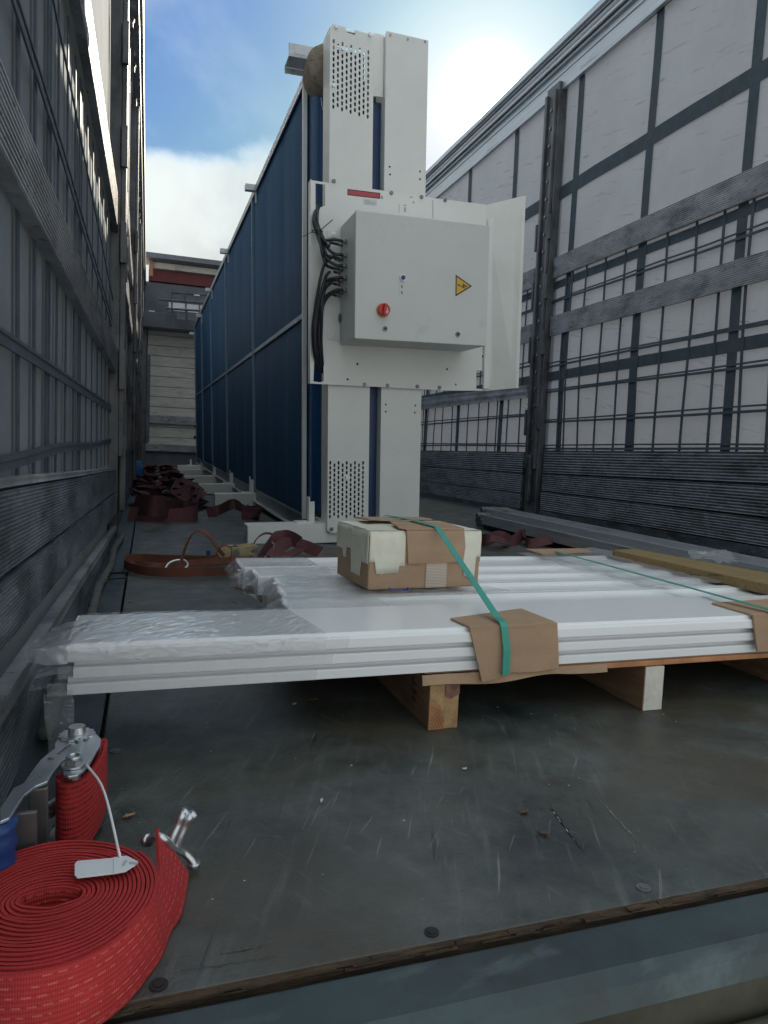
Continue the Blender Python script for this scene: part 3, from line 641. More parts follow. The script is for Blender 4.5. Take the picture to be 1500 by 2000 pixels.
for k, (zz1, yy) in enumerate(((590, YF-.5), (606, YF-.85), (574, YF-.2))):
    z = hit(360, zz1, 1, yy).z
    b = MB(); b.tube([(.15+k*.1, yy, z), (1.2, yy, z+.03), (2.5, yy, z)], .018, 6); rel(b.build('roof_bow', MT['post'], fr), Mf)
    for x in np.arange(.35, 2.5, .22):
        b = MB(); b.cyl((x, yy, z-.16), (x, yy, z), .011, seg=6); rel(b.build('roof_bow_tie', MT['post'], fr), Mf)
    b = MB(); b.box(.3+k*.12, 2.5, yy+.02, yy+.05, z-.15, z-.02); rel(b.build('roof_flap', MT['rail_alu'] if k == 0 else MT['grey_tarp'], fr), Mf)
for (px, py) in ((385, 577), (297, 608)):
    b = MB(); b.cyl(hit(px-6, py, 1, YF-1.), hit(px+5, py+1, 1, YF-1.), .016, seg=8); rel(b.build('roof_pin', MT['rail_alu'], fr), Mf)

# ================================================================== BIG UNIT
UY = 2.85
u0 = hit(640, 1035, 1, UY); U0 = Vector((u0.x, UY, 0))
UM = Matrix.Translation(U0) @ Matrix.Rotation(rad(1.1), 4, 'X') @ Matrix.Rotation(rad(-2.0), 4, 'Y')
UI = UM.inverted()
_ro = UI @ Vector((0, 0, H))
def U(x, y, axis=1, val=0.):
    r = UI.to_3x3() @ Vector(ray(x, y)); t = (val-_ro[axis])/r[axis]; return _ro + r*t
unit = thing('dryer_unit', 'long tall blue panelled machine with white end covers standing along the trailer', 'machine', M=UM)
tl = U(640, 45); tr = U(730, 65); bl = U(640, 1035); br_ = U(722, 1000)
wc = tr.x-tl.x; w0 = .055-.0; wt = tl.z
print('cover', tl, tr, bl, br_)
CW = .205; CD = .11   # cover width and depth
cx0 = .0
cx1 = U(722, 760).x
def PX(axmap): return axmap
MXZ = frame((0, 0, 0), (1, 0, 0), (0, 0, 1), (0, -1, 0))     # (a,b,d) -> (a, -d, b)
ztop = tl.z; zbot = U(648, 1041).z
holes = []
# lower perforation
p0 = U(645, 904); p1 = U(709, 904); dx = (p1.x-p0.x)/8
for c in range(9):
    off = 0 if c % 2 == 0 else -.5
    nrow = 12 if c % 2 == 0 else 11
    for r in range(nrow):
        if c == 4 and r in (3,): continue
        z = p0.z+(off-r)*.0203
        holes.append(slot(p0.x+c*dx, z, .0082, .0160))
nlow = len(holes)
q0 = U(651.7, 81); q1 = U(719.5, 95); dx2 = (q1.x-q0.x)/8
for c in range(9):
    off = 0 if c % 2 == 0 else -.5
    for r in range(12 if c % 2 == 0 else 11):
        if (c == 0 and r == 8) or (c == 2 and r == 1): continue
        z = q0.z+(off-r)*.0218-c*.002
        holes.append(slot(q0.x+c*dx2, z, .0082, .0165))
hh = U(686, 62); holes.append([(hh.x-.022, hh.z+.008), (hh.x+.006, hh.z+.010), (hh.x+.018, hh.z-.002), (hh.x+.014, hh.z-.010), (hh.x-.018, hh.z-.006)])
rt_ = .012
outer = [(cx0, zbot+rt_), (cx0+rt_, zbot), (cx1, zbot), (cx1, ztop-.012), (cx0+rt_, ztop), (cx0, ztop-rt_)]
cover = sheet('perforated_cover', outer, holes, .003, MXZ, MT['white'], unit)
b = MB(); b.box(cx0, cx0+.003, .0017, CD, zbot+.01, ztop-.01); b.box(cx1-.003, cx1, .0017, CD, zbot+.01, ztop-.01); b.box(cx0+.004, cx1-.004, .0017, CD, ztop-.016, ztop-.013)
b.build('cover_flange', MT['white'], unit)
b = MB(); b.box(cx0+.006, cx1-.006, CD+.002, CD+.01, zbot+.02, ztop-.03); b.build('inner_sheet', MT['bluedark'], unit)
for (px, py) in ((656, 54), (722, 69), (669, 97), (651, 168), (677, 932)):
    p = U(px, py); b = MB(); b.cyl((p.x, -.0017, p.z), (p.x, -.009, p.z), .008, .006, seg=12); b.cyl((p.x, -.0015, p.z), (p.x, -.003, p.z), .011, seg=16); b.build('bolt', MT['steel'], cover, smooth=True, auto=30)
p = U(647, 1033); b = MB(); b.cyl((p.x, -.0017, p.z), (p.x, -.008, p.z), .008, seg=12); b.build('bolt', MT['steel_dark'], cover)
# right column
rx0 = U(744, 800).x; rx1 = U(821, 860).x; rz1 = U(790, 68).z
rh = []
for (px, py) in ((753.5, 790), (753.5, 804), (811, 792), (810, 806), (761, 326), (761.5, 341), (820, 335), (820, 350)):
    p = U(px, py); rh.append(circ(p.x, p.z, .0042, 8))
rx1t = rx1
col = sheet('column_cover', [(rx0, .03), (rx1, .03), (rx1, rz1-.004), (rx0, rz1)], rh, .003, MXZ, MT['white'], unit)
b = MB(); b.box(rx0, rx0+.003, .0017, .14, .03, rz1-.006); b.box(rx1-.003, rx1, .0017, .14, .03, rz1-.006); b.box(rx0+.004, rx1-.004, .0017, .14, rz1-.012, rz1-.009); b.build('column_flange', MT['white'], unit)
b = MB(); b.box(rx0+.004, rx1-.004, .03, .035, .04, rz1-.02); b.build('column_back', MT['black'], unit)
for (px, py) in ((762, 69), (796, 77), (830, 82)):
    p = U(px, py); b = MB(); b.cyl((p.x, -.0017, p.z), (p.x, -.004, p.z), .005, seg=10); b.build('rivet', MT['greyprint'], col)
# recessed strip between the covers
b = MB(); b.box(cx1+.002, rx0-.002, .05, .06, .04, rz1-.25); b.build('recessed_panel', MT['bluedark'], unit)
b = MB(); b.box(cx1+.002, rx0-.002, .02, .03, rz1-.24, rz1-.005); b.build('recessed_cap', MT['white'], unit)
for z in (.36, .55):
    b = MB(); b.box((cx1+rx0)/2-.002, (cx1+rx0)/2+.002, .048, .0495, z, z+.035); b.build('slot_mark', MT['bluefilm'], unit)
# body
bx = -.018; bY0 = .30; bz0 = U(598, 1005, 0, bx).z; bz1 = U(596, 168, 0, bx).z; bYe = U(382, 642, 0, bx).y
print('body', bY0, bz0, bz1, bYe, U(598, 1005, 0, bx), U(596, 168, 0, bx))
bY0 = U(598, 1005, 0, bx).y
bw = .40
py_ = [bY0]
for (px, py) in ((497, 386), (443, 497), (413, 565), (395, 615)):
    py_.append(U(px, py, 0, bx).y)
py_.append(bYe)
print('posts', py_)
zm = (U(598, 592, 0, bx).z+U(380, 782, 0, bx).z)/2
# each bay has a lower and upper fabric panel, slightly quilted by vertical folds
for i in range(len(py_)-1):
    ya, yb = py_[i]+.012, py_[i+1]-.012
    nf = 3 if i < 2 else 2
    for (za, zb) in ((bz0, zm-.014), (zm+.014, bz1)):
        rows = []
        for a in range(25):
            t = a/24; y = lerp(ya, yb, t); d = .010*abs(math.sin(t*math.pi*nf))**.6
            rows.append([(bx-.002-d*(1-abs(2*s-1)**8), y, lerp(za, zb, s)) for s in [k/10 for k in range(11)]])
        b = MB(); b.quad_grid(rows); b.build('side_panel', MT['blue'], unit, smooth=True)
b = MB(); b.box(bx, bx+bw, bY0+.01, bYe, bz0, bz1); b.build('body', MT['blue'], unit)
b = MB(); b.box(bx-.014, bx-.0005, bY0, bYe, zm-.012, zm+.012); b.build('mid_rail', mat('blue_grey_rail', (.16, .26, .36), .4, .3), unit, bevel=.002)
b = MB(); b.box(bx-.02, bx+.03, bY0-.02, bYe, bz1, bz1+.018); b.box(bx-.02, bx-.014, bY0-.02, bYe, bz1-.02, bz1); b.build('top_rail', MT['rail_alu'], unit, bevel=.002)
for i, y in enumerate(py_):
    b = MB(); w = .010
    b.box(bx-.020, bx-.0005, y-w, y+w, bz0-.02, bz1-.001)
    o = b.build('corner_post' if i == 0 else 'bay_post', MT['white'] if i < 1 else bpy.data.materials['blue_grey_rail'], unit, bevel=.002)
    for z in (zm+.03, zm-.25, bz1-.3, .5):
        b = MB(); b.cyl((bx-.020, y, z), (bx-.0235, y, z), .0035, seg=8); b.build('rivet', MT['greyprint'], o)
# rounded wrapped drum between covers and body
rows = []
zc = [lerp(bz0+.02, bz1-.05, k/8) for k in range(9)]
for z in zc:
    rows.append([(bx+.045-.040*math.cos(a), bY0+.02-.13*math.sin(a), z) for a in [math.pi/2*k/8 for k in range(9)]] + [(bx+.30, bY0-.11, z)])
b = MB(); b.quad_grid(rows); b.build('rounded_end', MT['bluefilm'], unit, smooth=True)
b = MB(); b.box(bx+.05, bx+.36, .125, bY0-.12, .05, bz1-.05); b.build('inner_body', MT['bluedark'], unit)
# base rails, feet beams
b = MB(); b.box(bx-.012, bx+.02, bY0, bYe, bz0-.075, bz0-.004); b.build('base_rail', mat('galvanised_base', (.16, .20, .25), .35, .6, var=.15), unit, bevel=.003)
b = MB(); b.box(bx-.034, bx-.010, bY0, bYe, bz0-.079, bz0-.074); b.build('base_lip', MT['rail_alu'], unit)
b = MB(); b.box(.002, cx1-.01, .12, bY0+.2, .035, .06); b.box(.0, .022, .12, bY0+.15, .0605, .085); b.build('skid', MT['white'], unit)
feet = ((482, 1060), (420, 990), (388, 966), (360, 946), (352, 931), (347, 919))
for i, (px, py) in enumerate(feet):
    p = UI @ fl(px, py); xe = p.x; y = p.y if i else .02
    b = MB()
    z0 = -.0+ (0 if i == 0 else p.z); h = .083
    b.box(xe, .36, y, y+.004, z0+.004, z0+h); b.box(xe, .36, y+.0045, y+.11, z0+h-.003, z0+h); b.box(xe, xe+.003, y+.0045, y+.11, z0+.004, z0+h-.0035); b.box(xe, .36, y+.106, y+.11, z0+.004, z0+h-.0035); b.box(xe+.004, .36, y-.001, y-.0003, z0+.012, z0+h-.014)
    b.build('foot_beam', MT['white'], unit, bevel=.0012)
    b = MB(); b.box(bx-.045, bx-.040, y+.05, y+.09, z0+h+.0005, z0+h+.11); b.box(bx-.0395, bx-.02, y+.05, y+.054, z0+h+.0005, z0+h+.09)
    b.box(bx-.10, bx-.0455, y+.04, y+.10, z0+h+.0005, z0+h+.006); b.build('foot_bracket', MT['white'], unit, bevel=.001)
# top brackets
for i, (px, py) in enumerate(((488, 366), (437, 490), (407, 566), (388, 616), (374, 651))):
    p = U(px, py, 0, bx-.05); s = 1.
    b = MB(); b.box(-.03, .05, -.02, .02, -.022, .0); b.box(-.03, .05, -.02, -.017, .0005, .016); b.box(-.03, .05, .017, .02, .0005, .016); b.cyl((.04, 0, -.09), (.04, 0, -.0225), .010, seg=8)
    b.build('top_bracket', MT['rail_alu'], unit, bevel=.002).location = (p.x, p.y, p.z)
p = U(580, 122, 0, bx-.04)
b = MB(); b.box(-.045, .09, -.05, .05, -.004, 0.); b.box(-.045, .09, -.05, -.046, .0005, .05); b.box(-.045, .09, .046, .05, -.03, -.0045); b.build('top_bracket', MT['rail_alu'], unit, bevel=.002).location = (p.x, p.y-.0, p.z)
b = MB(); b.box(-.02, .03, -.052, -.0505, .008, .028); b.build('bracket_slot', MT['paper'], unit, bevel=.004).location = (p.x, p.y, p.z-.0)
# insulated roller, its wool end showing
c = U(643, 130, 1, .16); R_ = abs(U(600, 130, 1, .16).x-c.x)
rows = []
for (yy, rr) in ((.145, .02), (.150, R_*.6), (.155, R_*.93), (.17, R_), (.22, R_*.98), (.30, R_*.88)):
    rows.append([(c.x+rr*math.cos(a)*(1+.03*noise.noise(Vector((math.cos(a)*2, math.sin(a)*2, yy*8)))), yy, c.z+rr*1.0*math.sin(a)*(1+.08*noise.noise(Vector((a*2, yy*9, 1))))) for a in [2*math.pi*k/36 for k in range(36)]])
b = MB(); b.quad_grid(rows, True); b.build('wool_roll', MT['wool'], unit, smooth=True)
b = MB(); b.cyl((c.x+.02, .42, c.z+.02), (c.x+.02, bY0+.5, c.z+.02), R_*.85, seg=28); b.build('roller_drum', MT['bluedark'], unit, smooth=True, auto=40)
b = MB(); q = U(627, 190, 1, .14); b.tube([(q.x, .14, q.z), (q.x+.002, .135, q.z-.03), (q.x+.012, .13, q.z-.07), (q.x+.022, .13, q.z-.11)], .0012, 5); b.build('loose_thread', MT['paper'], unit)

# mounting plate of the control cabinet
PV = -.018
def P2(x, y, v=PV): p = U(x, y, 1, v); return (p.x, p.z)
zb_ = P2(605, 748)[1]
pl_outer = [P2(607, 352), P2(640, 357), P2(836, 385), P2(846, 387), P2(950, 400), P2(953, 763), P2(880, 763), P2(605, 749)]
phl = [[P2(616, 358), P2(635, 361), P2(635, 402), P2(626, 405), P2(620, 420), P2(616, 430)],
       [P2(612, 745), P2(625, 747), P2(632, 744), P2(632, 706), P2(626, 704), P2(622, 698), P2(614, 690)],
       [P2(930, 723), P2(947, 724), P2(946, 760), P2(930, 759)]]
for (px, py, r) in ((698, 711, .005), (679, 741, .005), (873, 721, .005), (943, 696, .005), (890, 751, .004)):
    a, c_ = P2(px, py); phl.append(circ(a, c_, r, 10))
plate = sheet('mounting_plate', pl_outer, phl, .003, Matrix.Translation((0, PV, 0)) @ MXZ, MT['white'], unit)
for (px, py) in ((712, 751), (757, 753), (815, 755), (858, 757), (764, 377), (823, 385), (869, 391), (652, 354)):
    a, c_ = P2(px, py); b = MB(); b.cyl((a, PV-.0017, c_), (a, PV-.007, c_), .0085, .007, seg=14); b.cyl((a, PV-.007, c_), (a, PV-.0075, c_), .0045, seg=6); b.build('bolt', MT['steel_dark'], plate, smooth=True, auto=30)
b = MB(); a = P2(607, 352); c_ = P2(605, 749); b.box(a[0]-.003, a[0]-.0002, PV-.012, PV+.03, c_[1], a[1]); b.build('plate_lip', MT['white'], plate)
for (px, py, r) in ((698, 711, .0052), (679, 741, .0052), (873, 721, .0052), (943, 696, .0052), (890, 751, .0042)):
    a, c_ = P2(px, py); b = MB(); b.cyl((a, PV+.0020, c_), (a, PV+.0035, c_), r+.003, seg=12); b.build('hole_shade_disc', MT['black'], plate)  # black disc behind the hole, stands in for its dark inside
# folded side wing on the right
wv = -.10
wt0 = U(950, 400, 1, PV); wt1 = U(1020, 383, 1, wv); wb0 = U(953, 763, 1, PV); wb1 = U(1006, 758, 1, wv)
b = MB(); b.prism([(wt0.x+.001, PV, wt0.z), (wt1.x, wv, wt1.z), (wb1.x, wv, wb1.z), (wb0.x+.001, PV, wb0.z)], (.0015, .003, 0)); b.build('side_wing', MT['white'], unit)
b = MB(); b.prism([(wt1.x, wv-.001, wt1.z), (wt1.x+.012, wv-.008, wt1.z), (wb1.x+.012, wv-.008, wb1.z), (wb1.x, wv-.001, wb1.z)], (.0015, .003, 0)); b.build('wing_lip', MT['white'], unit)
b = MB(); b.box(wb0.x-.03, wb0.x-.004, PV-.018, PV-.003, wb0.z+.006, wt0.z-.06); b.build('gusset_strip', MT['white'], unit, bevel=.003)

# sticker and small printed labels
def decal(parent, name, px, v, m, t=.0006):
    pts = [U(x, y, 1, v) for x, y in px]; b = MB(); b.prism(pts, (0, -t, 0)); return b.build(name, m, parent)
dkv = PV-.0017
decal(plate, 'sticker_border', ((678.5, 369), (742.5, 377), (742.5, 388.5), (678.5, 381)), dkv, MT['blackprint'])
decal(plate, 'red_sticker', ((680, 371), (741, 378.5), (741, 387), (680, 379.5)), dkv-.0008, MT['redsticker'])
decal(plate, 'small_mark', ((744, 382), (748, 383), (748, 389), (744, 388)), dkv, MT['greyprint'])
decal(plate, 'type_plate', ((710, 388), (736, 391), (736, 402), (710, 399)), dkv, MT['paper'])
for i, (x0, y0, x1) in enumerate(((712, 391, 722), (712, 394, 733), (712, 397, 733))):
    decal(plate, 'print_line', ((x0, y0), (x1, y0+1.2), (x1, y0+1.9), (x0, y0+.7)), dkv-.0008, MT['greyprint'])
for (x0, y0, x1, y1) in ((779, 398, 780, 416), (788, 400, 794, 402), (789, 405, 793, 414), (800, 384, 806, 386), (806, 393, 809, 397), (844.5, 391, 846, 426), (885, 386, 895, 388)):
    decal(plate, 'print_mark', ((x0, y0), (x1, y0), (x1, y1), (x0, y1)), dkv, MT['greyprint'])

# ---- control cabinet (bolted to the plate, but a thing that carries its own door and controls)
CF = -.235
ft = U(695, 411, 1, CF); fb = U(692, 660, 1, CF); fr_ = U(948, 677, 1, CF); frt = U(955, 442, 1, CF)
x0, x1 = (ft.x+fb.x)/2, (frt.x+fr_.x)/2; z0c, z1c = (fb.z+fr_.z)/2, (ft.z+frt.z)/2
print('cab', ft, fb, fr_, frt, U(660, 674, 1, PV), U(660, 435, 1, PV))
cab = thing('control_cabinet', 'grey electrical control cabinet with red rotary switch on the white machine end', 'cabinet', M=UM @ Matrix.Translation((x0, CF, z0c)))
def rc(o): o.data.transform(Matrix.Translation((-x0, -CF, -z0c))); return o
b = MB(); b.box(x0, x1, CF+.014, PV-.006, z0c, z1c); rc(b.build('housing', MT['cabinet'], cab, bevel=.004))
b = MB(); b.box(x0+.004, x1-.004, CF+.010, CF+.0135, z0c+.004, z1c-.004); rc(b.build('door_seal', MT['black'], cab))
b = MB(); b.box(x0-.001, x1+.001, CF-.006, CF+.0095, z0c-.001, z1c+.001); door = rc(b.build('door', MT['cabinet'], cab, bevel=.003))
dv = CF-.006
def CP(x, y, v=None): p = U(x, y, 1, dv if v is None else v); return p.x, p.z
# blue push button
a, c_ = CP(786, 543); b = MB(); b.tube([(a, dv-.0003, c_), (a, dv-.008, c_)], [.0125, .0115], 24); rc(b.build('button_ring', MT['steel'], cab, smooth=True, auto=30))
b = MB(); b.tube([(a, dv-.0085, c_), (a, dv-.012, c_)], [.009, .0085], 20); rc(b.build('button', MT['blueplastic'], cab, smooth=True, auto=30))
b = MB(); q = [U(x, y, 1, dv-.0003) for x, y in ((780, 555), (789.5, 556), (789.5, 576), (780, 575))]; b.prism(q, (0, -.001, 0)); lab = rc(b.build('button_label', MT['paper'], cab))
for (ya, yb) in ((557, 562.5), (569, 574)):
    b = MB(); q = [U(x, y, 1, dv-.0015) for x, y in ((784, ya), (786, ya), (786, yb), (784, yb))]; b.prism(q, (0, -.0005, 0)); rc(b.build('label_mark', MT['blackprint'], lab))
# rotary switch
a, c_ = CP(748, 606)
b = MB(); b.tube([(a, dv-.0003, c_), (a, dv-.006, c_)], [.0265, .0255], 32); rc(b.build('switch_collar', MT['yellow'], cab, smooth=True, auto=30))
b = MB(); b.tube([(a, dv-.0065, c_), (a, dv-.020, c_)], [.0235, .0225], 32); kn = rc(b.build('rotary_switch', MT['redplastic'], cab, smooth=True, auto=30))
b = MB(); b.box(a-.006, a+.003, dv-.034, dv-.0205, c_-.021, c_+.021, Matrix.Translation((a, 0, c_)) @ Matrix.Rotation(rad(8), 4, 'Y') @ Matrix.Translation((-a, 0, -c_))); rc(b.build('grip', MT['redplastic'], kn, bevel=.002))
b = MB(); b.prism([(a+.006, dv-.0205, c_-.014), (a+.013, dv-.0205, c_-.014), (a+.015, dv-.0205, c_-.004), (a+.0115, dv-.0205, c_-.003), (a+.0115, dv-.0205, c_+.008), (a+.0085, dv-.0205, c_+.008), (a+.0085, dv-.0205, c_-.003), (a+.005, dv-.0205, c_-.004)], (0, -.001, 0)); rc(b.build('pointer_mark', MT['paper'], kn))
for (px, py) in ((752, 642), (894, 653)):
    a, c_ = CP(px, py); b = MB(); b.tube([(a, dv-.0003, c_), (a, dv-.004, c_)], [.0105, .0095], 20); lk = rc(b.build('lock', MT['steel_dark'], cab, smooth=True, auto=30))
    b = MB(); b.cyl((a, dv-.0042, c_), (a, dv-.006, c_), .005, seg=12); b.box(a-.001, a+.001, dv-.0065, dv-.0061, c_-.004, c_+.004); rc(b.build('keyhole', MT['black'], lk))
# warning triangle and bolt symbol
tri = [(890, 536.5), (922, 559), (889.5, 579)]
b = MB(); b.prism([U(x, y, 1, dv-.0003) for x, y in tri], (0, -.0006, 0)); wt_ = rc(b.build('warning_sign', MT['blackprint'], cab))
cx_, cy_ = 900.5, 558
tri2 = [(cx_+(x-cx_)*.80, cy_+(y-cy_)*.80) for x, y in tri]
b = MB(); b.prism([U(x, y, 1, dv-.0010) for x, y in tri2], (0, -.0005, 0)); rc(b.build('yellow_field', MT['yellow'], wt_))
bolt = [(895, 556), (905, 560.2), (903, 553.5), (913, 559.5), (911, 561), (906.3, 557.6), (908.2, 564), (897, 558)]
b = MB(); b.prism([U(x, y, 1, dv-.0016) for x, y in bolt], (0, -.0005, 0)); rc(b.build('lightning_symbol', MT['blackprint'], wt_))
b = MB(); b.prism([U(x, y, 1, dv-.0016) for x, y in ((893, 555), (897.5, 555.6), (895.5, 559))], (0, -.0005, 0)); rc(b.build('arrow_tip', MT['blackprint'], wt_))
# wall brackets
for (px, py) in ((648, 457), (648, 656)):
    q = [U(x, y, 1, PV-.002) for x, y in ((px-9, py-8), (px+13, py-7), (px+13, py+8), (px-9, py+7))]
    b = MB(); b.prism(q, (0, -.003, 0)); br2 = rc(b.build('fixing_bracket', MT['white'], cab, bevel=.0008))
    a, c_ = CP(px+4, py, PV-.005); b = MB(); b.cyl((a, PV-.0052, c_), (a, PV-.007, c_), .009, seg=16); b.cyl((a, PV-.0072, c_), (a, PV-.012, c_), .005, seg=6); rc(b.build('fixing_bolt', MT['steel'], br2))
# glands on the left face, cables
def SF(x, y): return U(x, y, 0, x0-.001)
gl_px = [(677, 472), (669, 478), (663, 484), (677, 499), (670, 505), (664, 508), (677, 520), (670, 526), (664, 532), (677, 543), (670, 548), (664, 555), (677, 567), (670, 571), (664, 577)]
GL = []
for (px, py) in gl_px:
    p = SF(px, py); GL.append(p)
    b = MB(); b.cyl((x0-.0005, p.y, p.z), (x0-.008, p.y, p.z), .0095, seg=6); b.cyl((x0-.0085, p.y, p.z), (x0-.017, p.y, p.z), .007, .0055, seg=10); rc(b.build('cable_gland', MT['steel_dark'], cab, smooth=False))
p = SF(665, 621); b = MB(); b.cyl((x0-.0005, p.y, p.z), (x0-.005, p.y, p.z), .017, seg=20); b.cyl((x0-.0055, p.y, p.z), (x0-.0075, p.y, p.z), .011, seg=16); rc(b.build('blanking_plug', MT['steel_dark'], cab))
def bez(ps, n=22):
    # Catmull-Rom through the points
    ps = [Vector(p) for p in ps]; ps = [ps[0]*2-ps[1]]+ps+[ps[-1]*2-ps[-2]]; o = []
    for i in range(1, len(ps)-2):
        for k in range(n):
            t = k/n; a, b_, c, d = ps[i-1], ps[i], ps[i+1], ps[i+2]
            o.append(.5*((2*b_)+(c-a)*t+(2*a-5*b_+4*c-d)*t*t+(3*b_-a-3*c+d)*t**3))
    o.append(ps[-2]); return o
cb = thing('cable_bundle', 'black cables fanning from the cabinet glands and tied in a bundle', 'cables', M=UM)
top_route = [(622, 400, .02), (615, 425, -.045), (620, 447, -.055)]
bot_route = [(640, 640, 0), (616, 668, -.04), (618, 700, -.03), (628, 725, .02)]
for i, gi in enumerate((0, 1, 2, 3, 4, 5, 6, 7)):
    g = GL[gi]; e = [U(px+random.uniform(-3, 3)+(i % 3-1)*3, py, 1, v-.004*(i % 2)) for px, py, v in top_route]
    m1 = U((634, 640, 636, 640, 636, 630, 634, 634)[i], (470, 482, 476, 486, 496, 500, 500, 512)[i]-2, 1, -.10-.006*(i % 3)); 
    pts = bez([e[0], e[1], e[2], m1, Vector((g.x-.05, g.y, g.z+.003)), Vector((g.x-.014, g.y, g.z))], 8)
    b = MB(); b.tube(pts, .0058, 8); b.build('cable', MT['cable'], cb, smooth=True)
for i, gi in enumerate((3, 8, 9, 10, 11, 12, 13, 14)):
    g = GL[gi]; rt2 = [(631-i*.4+(i % 3)*2, (524, 552, 556, 560, 575, 585, 590, 600)[i], -.09), (613+i*2.1, 620+i*4, -.060-.004*(i % 3)), (612+i*2.2, 668, -.045-.005*(i % 3)), (616+i*1.9, 700, -.03), (624+(i % 4)*2.5, 728, .015)]
    e = [U(px, py, 1, v-.004*(i % 2)) for px, py, v in rt2]
    pts = bez([Vector((g.x-.014, g.y, g.z)), Vector((g.x-.045, g.y, g.z-.004))]+e, 8)
    b = MB(); b.tube(pts, .0062, 8); b.build('cable', MT['cable'], cb, smooth=True)
q0_ = U(614, 450, 1, -.065); q1_ = U(628, 449, 1, -.065)
ringp = [Vector(((q0_.x+q1_.x)/2+.021*math.cos(a), -.055+.022*math.sin(a), q0_.z)) for a in [2*math.pi*k/16 for k in range(17)]]
b = MB(); b.tube(ringp, .0018, 6, False); b.tube([U(626, 450, 1, -.075), U(637, 440, 1, -.09), U(650, 429, 1, -.10)], .0017, 6); b.tube([U(612, 452, 1, -.06), U(600, 458, 1, -.05), U(591, 463, 1, -.045)], .0012, 6)
b.build('cable_tie', MT['black'], cb)

# ================================================================== PALLET AND ITS LOAD
PYF = .885
pal = thing('wooden_pallet', 'low wooden pallet under the stacked white panels, one runner end painted white', 'pallet', (.85, 1.2, 0))
Mp = Matrix.Translation((-.85, -1.2, 0))
zs = .071
def stringer(xa, xb, m, y0=PYF, y1=1.62):
    b = MB(); b.box(xa, xb, y0, y1, 0, zs); return rel(b.build('runner', m, pal, bevel=.0015), Mp)
s1 = stringer(.376, .3985, MT['wood_dark']); s2 = stringer(.3990, .4215, MT['wood'])
s3 = stringer(.736, .770, MT['wood_dark']); s4 = stringer(1.075, 1.11, MT['wood_dark'])
b = MB(); b.box(.7358, .7702, PYF-.0025, PYF-.0004, .001, zs-.001); rel(b.build('painted_end', MT['wood_paint'], s3), Mp)
b = MB(); b.prism([(.3762, PYF-.002, .001), (.3983, PYF-.002, .001), (.3983, PYF-.002, .022), (.392, PYF-.002, .034), (.384, PYF-.002, .041), (.3762, PYF-.002, .044)], (0, .0016, 0)); re_ = rel(b.build('red_heartwood', MT['wood_red'], s1), Mp)
b = MB(); b.prism([(.3762, PYF-.002, .0445), (.384, PYF-.002, .0415), (.392, PYF-.002, .0345), (.3983, PYF-.002, .0225), (.3983, PYF-.002, .070), (.3762, PYF-.002, .070)], (0, .0016, 0)); rel(b.build('sapwood', MT['wood'], s1), Mp)
# growth rings
for k in range(7):
    r = .008+k*.0042; pts = []
    for q in range(9):
        a = rad(92-q*11); xx = .3745+r*math.cos(a)*.9; z_ = r*math.sin(a)*1.1-.002
        if .3765 < xx < .398 and .001 < z_ < .045: pts.append((xx, PYF-.0024, z_))
    if len(pts) > 2: b = MB(); b.tube(pts, .0004, 4); rel(b.build('growth_ring', MT['wood_dark'], s1), Mp)
b = MB(); b.prism([(.3992, PYF-.002, .048), (.408, PYF-.002, .044), (.4212, PYF-.002, .050), (.4212, PYF-.002, .0705), (.3992, PYF-.002, .0705)], (0, .0016, 0)); rel(b.build('bark_patch', mat('bark_with_resin', (.22, .11, .075), .5, var=.6, vs=60, bump=1, bs=90), s2), Mp)
M_ = frame((.3755, PYF+.055, .040), (0, 0, 1), (0, 1, 0), (-1, 0, 0))
textobj('stamp_mark', 'HT', .026, M_, MT['blackprint'], s1).data.transform(Mp)
for y in (PYF+.02, 1.06, 1.25, 1.45, 1.58):
    b = MB(); b.box(.44 if y < 1 else .36, 1.30, y-.02, y+.045, zs+.0003, zs+.0085); rel(b.build('deck_board', MT['wood_red'] if y < 1 else MT['wood'], pal, bevel=.001), Mp)

ZP = .0815
# cardboard sheet between pallet and panels
def slab(b, xa, xb, ya, yb, za, zb, dz=0.): b.box(xa, xb, ya, yb, za, zb)
b = MB(); b.box(.37, 1.28, PYF+.004, 1.60, zs+.0087, ZP-.0003)
tag(b.build('cardboard_sheet', MT['card']), 'flat brown cardboard sheet under the white panels on the pallet deck', 'cardboard')
b = MB(); pts = []
xs = np.linspace(.362, .66, 26)
rows = [[(x, PYF-.006-.001*math.sin(x*60), ZP-.001+.0), (x, PYF-.008+.002*math.sin(x*45), ZP-.017+.0035*math.sin(x*37)*(1 if x < .6 else .3)+(x-.362)*.02)] for x in xs]
rows2 = [[(p[0], p[1]+.0025, p[2]) for p in r] for r in rows]
b.quad_grid([r+r2[::-1] for r, r2 in zip(rows, rows2)], True); b.build('folded_flap', MT['card'], bpy.data.objects['cardboard_sheet'])

